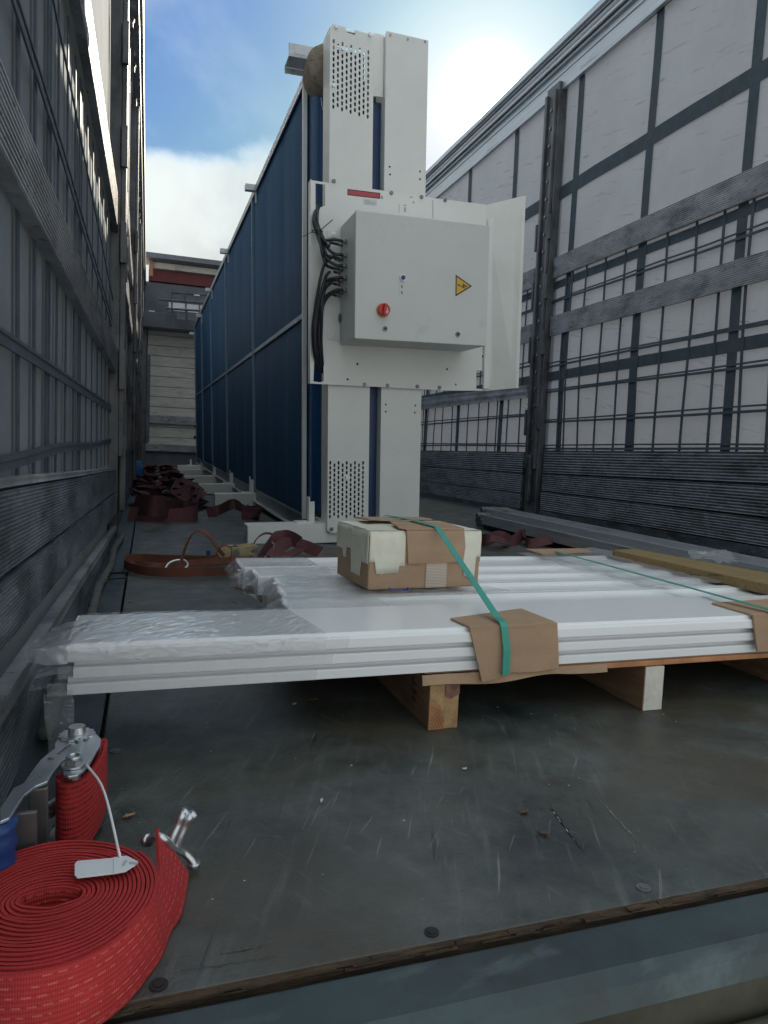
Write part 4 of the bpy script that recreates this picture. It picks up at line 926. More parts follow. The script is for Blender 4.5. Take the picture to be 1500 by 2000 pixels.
# three long white panels
yb1 = 1.030
thP = .0212
specs = [(-.085, 1.14, 0.006, 0), (-.080, 1.13, .003, 1), (-.088, 1.15, 0., 2)]
film = []
PANELS = []
for (xa, xb, dy, k) in [(-.086, 1.05, .0, 0), (-.079, 1.055, .001, 1), (-.087, 1.045, 0., 2)]:
    za = ZP+k*thP; ya = PYF-.004*k+.0
    label = ('lowest of the three long white panels stacked on the pallet', 'middle long white panel, its wrapped left end set slightly back', 'top long glossy white panel with the cardboard box behind it')[k]
    t = thing('cladding_board', label, 'board', (xa, ya, za), 'long white boards stacked on the pallet')
    b = MB()
    # chamfered front edge profile: step and lip
    yb = yb1
    pr = [(ya, za+.0012), (ya-.0, za+.0125), (ya+.0012, za+.0138), (ya+.0075, za+.0150), (ya+.0088, za+.0162), (ya+.0088, za+thP-.0045), (ya+.011, za+thP-.0010), (yb, za+thP-.0010), (yb, za+.0012)]
    if k == 2: pr = [(ya, za+.0012), (ya-.0, za+.0135), (ya+.0010, za+.0155), (ya+.0060, za+.0172), (ya+.0070, za+thP), (yb, za+thP), (yb, za+.0012)]
    skew = (xb-xa)*.030 # slight yaw of the stack
    b.prism([(xa, y, z) for y, z in pr], (xb-xa, 0, 0))
    o = b.build('panel', MT['panelwhite'], t, bevel=.0006); o.data.transform(Matrix.Translation((-xa, -ya, -za)))
    PANELS.append(t)
ZT = ZP+3*thP
# shrink film sleeve over the left end of the panels: a wrinkled skin a few mm off the surface
def wrinkle(p, a=.0022, f=38., s=0.): return Vector(p)+Vector((noise.noise(Vector(p)*f+Vector((s, 0, 0))), noise.noise(Vector(p)*f+Vector((0, s, 5))), noise.noise(Vector(p)*f+Vector((9, 1, s)))))*a
xf1 = .225
rows = []
for i in range(110):
    t = i/109; x = lerp(-.124, xf1, t); r = []
    pinch = max(0, (-.088-x)/.036)
    y0_, y1_ = PYF-.012, yb1+.003
    cz = ZT-.012
    skewx = 0
    for j in range(44):
        s = j/43
        if s < .14: p = Vector((x, y0_, lerp(ZT-.020, ZT+.0005, s/.14)))
        else: p = Vector((x, lerp(y0_, y1_, (s-.14)/.86), ZT+.0016))
        if s > .14: p.x += (s-.14)*(-.03 if t > .5 else .02)*(2*t-1 if t > .5 else 1-2*t)
        p.z = lerp(p.z, cz-.002+.004*math.sin(s*9), pinch**1.5*.9); p.y = lerp(p.y, lerp(y0_+.022, y1_-.04, s), pinch**2*.8)
        q_ = noise.noise(Vector((p.x*26+p.y*20, p.y*70-p.x*48, 2.)))+.5*noise.noise(Vector((p.x*60+p.y*46, p.y*160-p.x*110, 8.))); p.z += .0011*abs(q_)*(1 if s > .14 else .3); r.append(wrinkle(p, .0003+.004*pinch, 60))
    rows.append(r)
b = MB(); b.quad_grid(rows); fo = b.build('shrink_film', MT['film'], None, smooth=True); tag(fo, 'crumpled clear shrink film sleeve over the left end of the top white panel', 'film')
for k in range(3):
    rows = []
    za = ZP+k*thP
    for i in range(70):
        t = i/69; x = lerp(-.095-.012*(k != 1), xf1+.02*k-.01, t)
        rows.append([wrinkle((x, PYF-.004*k-.0025, lerp(za+.002, za+thP-.004, s)), .0006, 90, k*3.) for s in (0, .35, .7, 1)])
    b = MB(); b.quad_grid(rows)
    # torn gathered end
    rows = []
    for i in range(14):
        t = i/13; x = lerp(-.088, -.126, t)
        rows.append([wrinkle((x-.004*s, lerp(PYF-.002, yb1-.06, s), za+.003+.014*(1-t*.6)*(1-s*.3)), .003, 60, k*7.) for s in [q/16 for q in range(17)]])
    b.quad_grid(rows)
    tag(b.build('film_skirt', MT['film0'], fo, smooth=True))
rows = []
for i in range(40):
    t = i/39; x = lerp(-.084, -.131, t); r = []
    for j in range(40):
        q = j/39; rd = .012*t**3
        if q < .3: p = Vector((x, PYF-.012+rd, lerp(ZT-.021, ZT-.001-rd*.4, q/.3)))
        else: p = Vector((x+.020*((q-.3)/.7), lerp(PYF-.012+rd, yb1-.03, (q-.3)/.7), ZT+.0005-.007*t**2))
        r.append(wrinkle(p, .0022*min(1, t*4), 75))
    rows.append(r)
b = MB(); b.quad_grid(rows)
rows = [[wrinkle((lerp(-.082, -.120, i/19)+.012*q, lerp(PYF-.006, yb1-.05, q), ZP+thP*1.0+.010-.006*(i/19)+.004*math.sin(q*9)), .0025, 70) for q in [k/19 for k in range(20)]] for i in range(20)]
b.quad_grid(rows)
tag(b.build('film_end', MT['film_end'], fo, smooth=True))
# film tail hanging from the lowest panel
rows = [[wrinkle((-.112+.030*s+.010*t, PYF-.004+.0*s, ZP+.006-.085*t*(1-.4*s)), .006, 30) for s in [q/8 for q in range(9)]] for t in [q/14 for q in range(15)]]
b = MB(); b.quad_grid(rows); tag(b.build('film_tail', MT['film'], None, smooth=True), 'loose clear film tail hanging below the left panel ends beside the sideboard', 'film')

# profiles behind the top panel, each one wrapped at its left end
zq = ZT-.0075
ye = [1.045, 1.150, 1.250, 1.345, 1.445, 1.590]
xs0 = [.213, .222, .232, .205, .19]
lab = ['first narrow white channel behind the top panel, under the cardboard box', 'second narrow white channel back from the top panel, film bunched at its end', 'third narrow white channel back, middle of the wrapped row', 'fourth narrow white channel back, next to the rearmost one', 'rearmost narrow white channel with a small holed end block in film']
for k in range(5):
    ya, yb = ye[k]+.002, ye[k+1]-.004; xa = xs0[k]; xb = (1.19, 1.21, 1.20, 1.18, 1.16)[k]
    t = thing('white_channel', lab[k], 'panel', (xa, ya, ZP), 'white channel profiles behind the top panel')
    b = MB(); w = .010; zc_ = zq
    pr = [(ya, ZP+.02), (ya, zc_), (ya+w, zc_), (ya+w+.003, zc_-.006), (yb-w-.003, zc_-.006), (yb-w, zc_), (yb, zc_), (yb, ZP+.02)]
    b.prism([(xa, y, z) for y, z in pr], (xb-xa, 0, 0)); o = b.build('channel', MT['panelwhite'], t, bevel=.0006); o.data.transform(Matrix.Translation((-xa, -ya, -ZP)))
    b = MB(); b.box(xa+.01, xb-.01, ya+.01, yb-.01, ZP+.0005, ZP+.0195); o = b.build('spacer', MT['wood_dark'], t); o.data.transform(Matrix.Translation((-xa, -ya, -ZP)))
    # bunched film at the end of each
    rows = []
    for i in range(34):
        tt = i/33; x = lerp(xa-.024-random.uniform(0, .004), xa+.16, tt); pin = max(0, (xa-x)/.024)
        r = []
        for j in range(20):
            s = j/19
            if s < .25: p = Vector((x, ya-.002, lerp(ZP+.012, zc_+.002, s/.25)))
            else: p = Vector((x, lerp(ya-.002, yb+.002, (s-.25)/.75), zc_+.002))
            p.z = lerp(p.z, ZP+.03+.008*math.sin(s*20+k), pin*.8)
            r.append(wrinkle(p,   .0012+.0045*pin+.001*max(0, 1-tt*3), 90, k*4.))
        rows.append(r)
    b = MB(); b.quad_grid(rows); o = b.build('film_wrap', MT['film2'] if k < 4 else MT['film'], t, smooth=True); o.data.transform(Matrix.Translation((-xa, -ya, -ZP)))
    if k == 4:
        b = MB(); b.box(xa-.01, xa+.025, ya+.015, ya+.030, ZP+.018, ZP+.05); b.build('end_block', MT['wood_paint'], t, bevel=.002).data.transform(Matrix.Translation((-xa, -ya, -ZP)))
        b = MB(); b.cyl((xa+.008, ya+.0148, ZP+.033), (xa+.008, ya+.0135, ZP+.033), .005, seg=12); b.build('end_hole', MT['steel_dark'], t).data.transform(Matrix.Translation((-xa, -ya, -ZP)))
# film patches lying across the channels on the right (with marker writing)
def patch(px, z, name, label, n=26, amp=.004, m='film2', parent=None, f=40):
    c = [fl(x, y, z) for x, y in px]; rows = []
    for i in range(n):
        s = i/(n-1); rows.append([wrinkle((c[0].lerp(c[1], s)).lerp(c[3].lerp(c[2], s), t), amp, f)+Vector((0, 0, amp*.9)) for t in [k/(n-1) for k in range(n)]])
    b = MB(); b.quad_grid(rows); o = b.build(name, MT[m], parent, smooth=True)
    if label: tag(o, label, 'film', 'film patches over the white channels')
    return o
patch(((1010, 1082), (1160, 1072), (1480, 1135), (1260, 1150)), zq+.003, 'film_patch', 'crumpled film across the channels under the far green strap', 40, .0035)
patch(((560, 1125), (760, 1128), (1000, 1158), (560, 1183)), zq+.003, 'film_patch', 'crumpled film around the foot of the cardboard box with blue writing', 40, .004)
patch(((1340, 1085), (1420, 1083), (1440, 1108), (1350, 1100)), zq+.014, 'film_patch', 'small ball of crumpled film against the wooden plank', 16, .012, f=60)
ink = thing('marker_writing', 'blue handwriting on the film in front of the cardboard box', 'writing', (0, 0, 0))
p = fl(785, 1167, ZT+.0005); ang_ = rad(186)
textobj('handwriting', 'bcl', .034, Matrix.Translation((p.x, p.y+.008, zq+.020)) @ Matrix.Rotation(rad(-6), 4, 'Z') @ Matrix.Scale(1.3, 4, (0, 1, 0)), MT['blueink'], ink)
ink2 = thing('marker_writing', 'black letters on the film between the far green strap and the plank', 'writing', (0, 0, 0))
p = fl(1375, 1128, zq+.01)
textobj('handwriting', 'K  co', .036, Matrix.Translation((p.x, p.y, zq+.017)) @ Matrix.Rotation(rad(-10), 4, 'Z') @ Matrix.Scale(1.3, 4, (0, 1, 0)), MT['blackprint'], ink2)

# ---- cardboard box
z_b = ZT+.001
A = fl(718, 1153, z_b); B = fl(934, 1145, z_b); Cc = fl(657, 1108, z_b)
hb_ = .100
bxo = thing('cardboard_box', 'brown cardboard box with cream taped edges strapped on top of the panels', 'box', (A.x, A.y, z_b))
ux = (B-A); ux.z = 0; LX = ux.length; ux.normalize(); uy = Vector((-ux.y, ux.x, 0)); LY = (Cc-A).dot(uy)
def _px(p):
    c = RM.T @ (np.array(p)-np.array([0, 0, H])); return 750+F*c[0]/-c[2]
while LY > .1 and _px(A+uy*LY) < 657: LY -= .002
MBx = frame(A, ux, uy, (0, 0, 1)); Lc = MBx.copy(); Lc.translation = Vector((0, 0, 0))
zt_b = hit(718, 1040, 1, A.y).z - z_b
hb_ = zt_b; print('box', LX, LY, hb_)
def bp_(b, name, m, bevel=0., parent=None, smooth=False):
    o = b.build(name, m, parent or bxo, smooth=smooth, bevel=bevel); o.data.transform(Lc); return o
b = MB(); b.box(0, LX, 0, LY, 0, hb_); bp_(b, 'carton', MT['card'], .003)
# taped rim: wrinkled cream paper, ragged lower edge, folded over the top
def rim(pts, lower, name):
    rows = []
    n = len(pts)
    for i, (x, y, nx, ny) in enumerate(pts):
        lo = lower(i/(n-1)); r = []
        for j in range(9):
            s = j/8
            if s < .75: q = Vector((x+nx*.0018, y+ny*.0018, lerp(lo, hb_+.001, s/.75)))
            else: q = Vector((x-nx*.02*(s-.75)/.25, y-ny*.02*(s-.75)/.25, hb_+.0022))
            r.append(q+Vector((nx, ny, 0))*.0014*noise.noise(Vector((x*60, y*60, q.z*50)))+Vector((0, 0, .0008*noise.noise(Vector((x*90, y*90, 1))))))
        rows.append(r)
    b = MB(); b.quad_grid(rows); o = bp_(b, name, MT['tape'], smooth=True)
    so_ = o.modifiers.new('s', 'SOLIDIFY'); so_.thickness = .0008; return o
rim([(0, LY*(1-t), -1, 0) for t in [k/40 for k in range(41)]], lambda t: hb_-(.046 if t < .22 else .060 if t < .34 else .040 if t < .5 else .082 if t < .78 else .055)-.005*noise.noise(Vector((t*40, 0, 1))), 'paper_tape')
rim([(LX*t, 0, 0, -1) for t in [k/20*.31 for k in range(21)]], lambda t: hb_-(.052 if t < .2 else .072 if t < .85 else .060)-.004*noise.noise(Vector((t*30, 3, 1))), 'paper_tape')
rim([(LX*(.80+.20*t), 0, 0, -1) for t in [k/20 for k in range(21)]], lambda t: hb_-(.062 if t < .25 else .074+.02*t if t < .8 else .046)-.003*noise.noise(Vector((t*30, 6, 1))), 'paper_tape')
rim([(LX, LY*t, 1, 0) for t in [k/30 for k in range(31)]], lambda t: hb_-.055-.010*noise.noise(Vector((t*9, 8, 1))), 'paper_tape')
rows = [[(LX*s, LY*t, hb_+.0032+.0012*noise.noise(Vector((s*9, t*9, 2)))) for s in [k/20 for k in range(21)]] for t in [k/20 for k in range(21)]]
b = MB(); b.quad_grid(rows); bp_(b, 'tape_top', MT['tape'], smooth=True)
# front cardboard protector folded over the rim
x0b, x1b = LX*.315, LX*.835
b = MB(); b.prism([(x0b+.004, -.0045, hb_-.056), (x1b-.0, -.0045, hb_-.054), (x1b+.003, -.0045, hb_-.025), (x1b-.001, -.0045, hb_+.004), (x0b-.002, -.0045, hb_+.004)], (0, .003, 0)); bp_(b, 'edge_protector', MT['card'], .0006)
b = MB(); b.prism([(x0b-.014, .004, hb_+.006), (x0b-.002, -.0045, hb_+.0045), (x1b-.001, -.0045, hb_+.0045), (x1b+.002, .085, hb_+.008), (x0b+.004, .085, hb_+.008)], (0, 0, .003)); bp_(b, 'edge_protector', MT['card'], .0006)
b = MB(); b.prism([(LX*.16, LY-.07, hb_+.011), (LX*.80, LY-.055, hb_+.010), (LX*.82, LY+.004, hb_+.008), (LX*.15, LY+.004, hb_+.008)], (0, 0, .003)); bp_(b, 'edge_protector', MT['card'], .0006)
# ribbed clear tape
b = MB(); b.box(LX*.50, LX*.69, -.0016, -.0004, .001, hb_-.055); ct = bp_(b, 'clear_tape', MT['cleartape'])
b = MB()
for k in range(14): b.box(LX*.502, LX*.688, -.0022, -.0017, .004+k*(hb_-.062)/14, .0047+k*(hb_-.062)/14)
bp_(b, 'tape_rib', MT['paper'], parent=ct)

# ---- cardboard corner protectors on the panel edge
def protector(px_top, px_fold, px_bot, label, bot_extra=0.):
    zz_ = ZT+.0035
    t = [fl(x, y, zz_) for x, y in px_top]; f = [fl(x, y, zz_) for x, y in px_fold]
    yf = min(p.y for p in f); bt = [hit(x, y, 1, PYF-.012) for x, y in px_bot]
    o = thing('corner_protector', label, 'cardboard', tuple(f[0]), 'cardboard corner protectors on the panel edge')
    MM = Matrix.Translation(-f[0])
    n = 14; rows = []
    F2 = [Vector((p.x, PYF-.012, p.z)) for p in f]
    for i in range(n+1):
        s = i/n
        def at(arr):
            k = s*(len(arr)-1); a = int(min(k, len(arr)-2)); return arr[a].lerp(arr[a+1], k-a)
        T_ = at(t); F_ = at(F2); B_ = at(bt); r = []
        wz = .0012*math.sin(s*9)
        for q in (0, .33, .66, .93): r.append(T_.lerp(F_, q)+Vector((0, 0, wz*q)))
        r.append(F_+Vector((0, -.0005, -.001+wz)))
        for q in (.1, .4, .7, 1.): r.append(F_.lerp(B_, q)+Vector((0, -.002*math.sin(s*7+q*2)*q, 0)))
        rows.append(r)
    b = MB(); b.quad_grid(rows); c = b.build('folded_card', MT['card'], o); c.data.transform(MM)
    sm = c.modifiers.new('s', 'SOLIDIFY'); sm.thickness = .003
    return o
protector([(880, 1207), (1018, 1188)], [(925, 1228), (1085, 1215)], [(941, 1332), (978, 1324), (1000, 1314), (1040, 1312), (1091, 1304)], 'bent cardboard protector under the near green strap at the panel edge')
protector([(1390, 1177), (1560, 1166)], [(1462, 1198), (1640, 1180)], [(1478, 1272), (1540, 1268), (1650, 1250)], 'cardboard protector at the right frame edge under the far green strap')
# small flat cardboard at the far edge
c = [fl(x, y, zq+.008) for x, y in ((1025, 1074), (1138, 1073), (1155, 1079), (1060, 1084))]
b = MB(); b.prism(c, (0, 0, .003)); tag(b.build('flat_cardboard', MT['card']), 'small flat cardboard piece under the far green strap at the rear channels', 'cardboard')

# ---- green strapping
def strapthing(paths, label, w=.011):
    b = MB()
    for pts, wd in paths: b.ribbon(pts, wd, w, .0009)
    return tag(b.build('plastic_strap', MT['greenstrap']), label, 'strap', 'green plastic straps')
topz = z_b+hb_+.0095
def bx3(x, y, z): return A + ux*x + uy*y + Vector((0, 0, z))
e_top = bx3(LX*.575, -.007, hb_+.009)
pA = bx3(LX*.47, LY+.004, hb_+.014); pB = bx3(LX*.53, .07, hb_+.0145)
pF = hit(984, 1233, 1, PYF-.0145); pF.z = ZT+.0055
pF0 = fl(972, 1206, ZT+.0095)
pG = hit(988, 1317, 1, PYF-.0185)
side = Vector((1, 0.0, 0))
strapthing([([pA, pB, e_top+Vector((0, .004, .001)), e_top+Vector((0, -.004, -.002)), e_top.lerp(pF0, .5), pF0, pF+Vector((-.001, .003, .0022)), pF+Vector((0, -.001, -.003)), pF.lerp(pG, .5)+Vector((.002, -.0015, 0)), pG, pG+Vector((0, .02, -.003))], side)], 'near green strap running over the cardboard box down to the panel edge')
q = [fl(1085, 1077, zq+.013), fl(1200, 1108, zq+.014), fl(1340, 1146, zq+.016), fl(1420, 1168, ZT+.012), fl(1500, 1190, ZT+.010), fl(1570, 1208, ZT+.009)]
strapthing([(q, side)], 'far green strap crossing the white channels near the plank', .010)
# ---- plank
a = [fl(x, y, zq+.022) for x, y in ((1196, 1073), (1242, 1071), (1620, 1140), (1590, 1160))]
b = MB(); b.prism([Vector((p.x, p.y, zq+.001)) for p in a], (0, 0, .020))
tag(b.build('wooden_plank', MT['wood_plank'], bevel=.002), 'weathered yellow brown plank lying across the white channels at right', 'plank')

# ================================================================== THINGS ON THE FLOOR
# aluminium rails along the right
def pix_rail(pa, pb, z, w, h, label, m='rail_alu'):
    a = fl(*pa, z+h); c = fl(*pb, z+h); d = (c-a); d.z = 0; L_ = d.length; d.normalize(); s = Vector((-d.y, d.x, 0))
    t = thing('metal_rail', label, 'rail', (a.x, a.y, z), 'long metal rails on the floor at right')
    R = frame((0, 0, 0), d, s, (0, 0, 1))
    b = MB(); pr = [(-w/2, 0), (-w/2, h), (-w/2+.012, h), (-w/2+.012, h*.55), (w/2-.012, h*.55), (w/2-.012, h), (w/2, h), (w/2, 0)]
    b.prism([(0, y, z_) for y, z_ in pr], (L_, 0, 0)); b.build('rail', MT[m], t).data.transform(R)
    b = MB(); b.box(-.03, .06, -w/2-.008, w/2+.008, .0, h*.5); b.cyl((.0, -w/2-.012, h*.8), (.0, w/2+.01, h*.8), .018, seg=12); b.build('end_fitting', MT['steel_dark'], t, bevel=.003).data.transform(R)
    return t
pix_rail((968, 993), (1560, 1112), .055, .15, .05, 'wide bright metal rail on the floor against the right sideboards')
pix_rail((950, 1004), (1560, 1138), .03, .09, .05, 'middle metal rail with a round end fitting on the floor at right')
pix_rail((945, 1015), (1400, 1110), .0, .05, .04, 'darkest nearest metal rail of the bundle at right', 'post')

# straps
def web(name, pts, wd, w, m, label, cat='strap', group=None, t=.0025, parent=None, n=10):
    b = MB(); P = bez(pts, n)
    if isinstance(wd, list):
        k = len(P); WW = []
        for i in range(k):
            s = i/(k-1)*(len(wd)-1); a = int(min(s, len(wd)-2)); WW.append(Vector(wd[a]).lerp(Vector(wd[a+1]), s-a))
        wd = WW
    b.ribbon(P, wd, w, t); o = b.build(name, m, parent, smooth=True, auto=40)
    if label: tag(o, label, cat, group)
    return o
UPV = (0, 0, 1)
def g3(x, y, z): return fl(x, y, z)
ow = .027
os_ = thing('ratchet_strap', 'faded orange ratchet strap looped on the floor beside the left wall', 'strap', (.1, 2.4, 0))
P_ = [fl(540, 1122), fl(400, 1127), fl(300, 1127), fl(255, 1118), fl(243, 1108), fl(262, 1099), fl(330, 1101), fl(400, 1102), fl(455, 1097)]
P_ = [Vector((p.x, p.y, ow/2+.002)) for p in P_]
def shift(o, v): o.data.transform(Matrix.Translation(-Vector(v))); return o
OV = (.1, 2.4, 0)
shift(web('webbing', P_, UPV, ow, MT['orange'], None, parent=os_), OV)
yy = fl(345, 1118).y
arc = [hit(352, 1118, 1, yy-.04), hit(357, 1085, 1, yy-.02), hit(372, 1048, 1, yy), hit(390, 1037, 1, yy+.02), hit(410, 1048, 1, yy+.03), hit(425, 1070, 1, yy+.03), hit(438, 1085, 1, yy+.03)]
shift(web('webbing', arc, (.35, 1, .1), ow, MT['orange'], None, parent=os_), OV)
p = fl(345, 1118); b = MB(); b.tube(bez([(p.x-.04, p.y-.02, .004), (p.x, p.y-.03, .006), (p.x+.03, p.y-.01, .02), (p.x+.02, p.y+.01, .035), (p.x-.02, p.y, .03), (p.x-.04, p.y-.02, .006)], 6), .0045, 8); shift(b.build('hook', MT['steel'], os_, smooth=True), OV)
p = fl(390, 1098); 
for (xa, xb, m, h) in ((-.03, -.02, 'blueplastic', .05), ):
    b = MB(); b.box(p.x+.02, p.x+.034, p.y-.004, p.y+.004, .002, ow+.012); shift(b.build('label_band', MT[m], os_), OV)
P3 = [Vector((p.x, p.y, ow/2+.003)) for p in (fl(262, 1113), fl(300, 1117), fl(350, 1112), fl(420, 1106), fl(500, 1100))]
shift(web('webbing', P3, (0, .5, 1), ow*.8, MT['orange'], None, parent=os_), OV)
arc2 = [hit(430, 1095, 1, yy+.01), hit(424, 1078, 1, yy+.01), hit(436, 1066, 1, yy+.01), hit(452, 1072, 1, yy+.02), hit(450, 1094, 1, yy+.02)]
shift(web('webbing', arc2, (.1, 1, 0), ow, MT['orange'], None, parent=os_), OV)
# ratchet buckle, lying on its edge
c = fl(466, 1098); cz = .034
for s in (-1, 1):
    b = MB(); yq = c.y+s*.024
    b.prism([(c.x-.075, yq, cz-.018), (c.x-.045, yq, cz-.026), (c.x+.02, yq, cz-.024), (c.x+.065, yq, cz-.030), (c.x+.07, yq, cz-.012), (c.x+.03, yq, cz+.0), (c.x+.06, yq, cz+.022), (c.x+.05, yq, cz+.030), (c.x, yq, cz+.020), (c.x-.05, yq, cz+.022), (c.x-.075, yq, cz+.008)], (0, .003*s, 0)); shift(b.build('buckle_plate', MT['brass'], os_, bevel=.001), OV)
b = MB(); b.cyl((c.x-.012, c.y-.03, cz), (c.x-.012, c.y+.03, cz), .012, seg=14); b.cyl((c.x+.05, c.y-.028, cz-.018), (c.x+.05, c.y+.028, cz-.018), .006, seg=10); b.cyl((c.x-.06, c.y-.028, cz), (c.x-.06, c.y+.028, cz), .006, seg=10); shift(b.build('spindle', MT['steel_dark'], os_, smooth=True, auto=40), OV)
b = MB(); b.tube([(c.x+.065, c.y-.022, cz-.028), (c.x+.12, c.y-.022, cz-.010), (c.x+.125, c.y+.022, cz-.010), (c.x+.07, c.y+.022, cz-.028)], .004, 6); b.tube([(c.x+.11, c.y-.022, cz-.02), (c.x+.115, c.y-.022, cz+.03), (c.x+.115, c.y+.022, cz+.03)], .003, 6); shift(b.build('buckle_handle', MT['brass'], os_), OV)
b = MB(); P = [Vector((c.x-.012+.020*math.cos(a)*(1-.05*a/6), c.y, cz+.020*math.sin(a)*(1-.05*a/6))) for a in [k*.4 for k in range(20)]]; b.ribbon(P, (0, 1, 0), .042, .003); shift(b.build('wound_webbing', MT['orange'], os_, smooth=True), OV)
# strap to the wall anchor
b = MB(); pa = fl(205, 1120, .015); pb = fl(250, 1118, .02); b.tube([pa, pb], .004, 6); b.tube([pa+Vector((0, -.05, -.008)), pb+Vector((0, -.03, -.01))], .003, 6); shift(b.build('anchor_cord', MT['black'], os_), OV)
# dark strap mass right of the buckle and small dark flap
SG = 'dark red straps heaped on the floor'
def heap(cx, cy, n, rx, ry, seed, label, m='darkred', hmax=.09, w=.045):
    rnd = random.Random(seed); pts = []; wd = []; a = rnd.uniform(0, 6.28)
    for k in range(n):
        a += rnd.uniform(1.2, 2.6)*(1 if k % 5 else -1); rr = rnd.uniform(.45, 1)
        pts.append((cx+rx*rr*math.cos(a), cy+ry*rr*math.sin(a), .008+.004*k/n*6+hmax*rnd.random()**3)); wd.append((math.cos(a)*.8, math.sin(a)*.8, rnd.uniform(.15, .6)))
    return web('lashing_strap', pts, wd, w, MT[m], label, 'strap', SG, n=14)
pts = [fl(505, 1108), fl(520, 1075, .03), hit(550, 1045, 1, fl(520, 1080).y+.02), fl(590, 1065, .05), fl(560, 1085, .02), fl(530, 1092, .03), hit(565, 1058, 1, 2.55), fl(625, 1078, .03)]
web('lashing_strap', [Vector((p.x, p.y, max(.02, p.z))) for p in pts], [(0, .3, 1), (0, .8, .6), (0, 1, .1), (.2, .6, .6)], .045, MT['darkred'], 'dark red strap bunched beside the brass ratchet buckle', 'strap')
ya_ = fl(500, 1080).y
pts = [hit(490, 1100, 1, ya_), hit(497, 1060, 1, ya_), hit(518, 1043, 1, ya_+.03), hit(540, 1050, 1, ya_+.05), hit(556, 1078, 1, ya_+.05)]
web('lashing_strap', pts, (.3, 1, 0), .045, MT['darkred'], 'dark red strap arching up in front of the nearest white foot beam', 'strap')
pts = [fl(462, 1148), fl(500, 1152), fl(560, 1150)]
web('lashing_strap', [Vector((p.x, p.y, .02)) for p in pts], (0, .4, 1), .045, MT['orange'], 'short brown strap end on the floor in front of the wrapped channels', 'strap')
# heap in front of the second foot: specific loops
pts = [fl(250, 1008, .02), fl(330, 1012, .02), fl(385, 1006, .03), fl(360, 995, .03), fl(300, 988, .10), fl(262, 985, .06)]
web('lashing_strap', pts, [(0, .5, 1), (.2, .2, 1)], .10, MT['darkred'], 'broad dark red strap spread over the floor by the left wall, nearest of the heap', 'strap')
pts = [fl(405, 1003, .02), fl(430, 995, .04), fl(455, 985, .09), fl(475, 992, .05), fl(490, 1000, .04), fl(505, 1000, .05), fl(500, 1008, .02), fl(472, 1008, .02)]
web('lashing_strap', pts, [(0, .3, 1), (0, .8, .4), (0, .3, 1)], .06, MT['darkred'], 'dark red strap humped in front of the second white foot beam', 'strap')
pts = [fl(285, 962, .05), fl(330, 985, .04), fl(360, 1002, .02)]
web('lashing_strap', pts, (0, .6, 1), .06, MT['darkred'], 'dark red strap running straight down the heap by the left wall', 'strap')
ORD = ('second', 'third', 'fourth', 'fifth', 'farthest')
for k, yk in enumerate((4.75, 5.75, 6.9, 8.6, 10.8)):
    for q, (xx, nm) in enumerate(((.02, 'by the left wall'), (.27, 'beside the machine'))):
        heap(xx, yk, 17, .15, .55, 100+k*2+q, 'dark red strap heap %s, by the %s foot beam' % (nm, ORD[k]), hmax=.075, w=.045)
pts = [fl(940, 1068), fl(975, 1064), fl(1000, 1066), fl(1022, 1060), fl(1030, 1070), fl(1075, 1072)]
web('lashing_strap', [Vector((p.x, p.y, .02+.02*(i % 2))) for i, p in enumerate(pts)], [(0, .3, 1), (0, .8, .6)], .05, MT['darkred'], 'dark red strap on the floor behind the cardboard box on the right', 'strap')
pts = [fl(930, 1058, .02), fl(960, 1052, .05), fl(990, 1058, .02)]
web('lashing_strap', pts, (0, 1, .5), .05, MT['darkred'], 'small dark strap loop behind the right side of the cardboard box', 'strap')
# blue bundle at the far left
c = fl(268, 943); b = MB()
b.tube([(c.x, c.y, 0), (c.x+.01, c.y, .12), (c.x-.005, c.y+.02, .22)], [.05, .055, .04], 10); o = b.build('rolled_cloth', MT['bluecloth'], smooth=True); tag(o, 'rolled blue cloth standing on the floor in the far left corner', 'cloth')
c = fl(300, 948); b = MB(); rows = [[Vector((c.x+.10*s, c.y+.25*t, .03+.03*noise.noise(Vector((s*4, t*4, 1))))) for s in [k/8-.5 for k in range(9)]] for t in [k/8-.5 for k in range(9)]]
b.quad_grid(rows); tag(b.build('blue_cloth', MT['bluecloth'], smooth=True), 'crumpled blue cloth lying among the far straps', 'cloth')

# ---- big red strap coil
CZ = .0; SW = .052
cc_ = Vector((-.062, .533, 0)); turns = 17
coil = thing('strap_coil', 'thick coil of red webbing strap lying at the near left corner', 'strap', tuple(cc_))
b = MB(); P = []
n = turns*64
for i in range(n+1):
    t = i/n; a = 2*math.pi*turns*t + rad(35); A_ = lerp(.020, .0735, t); B_ = lerp(.010, .0775, t)
    wob_ = .0005*noise.noise(Vector((a*.9, t*20, 0)))
    P.append(Vector(((A_+wob_)*math.cos(a), (B_+wob_)*math.sin(a), SW/2+.001+.0012*noise.noise(Vector((math.cos(a)*1.5, math.sin(a)*1.5, t*9))))))
b.ribbon(P, UPV, SW, .00235); o = b.build('coiled_webbing', MT['redweb'], coil, smooth=True, auto=35)
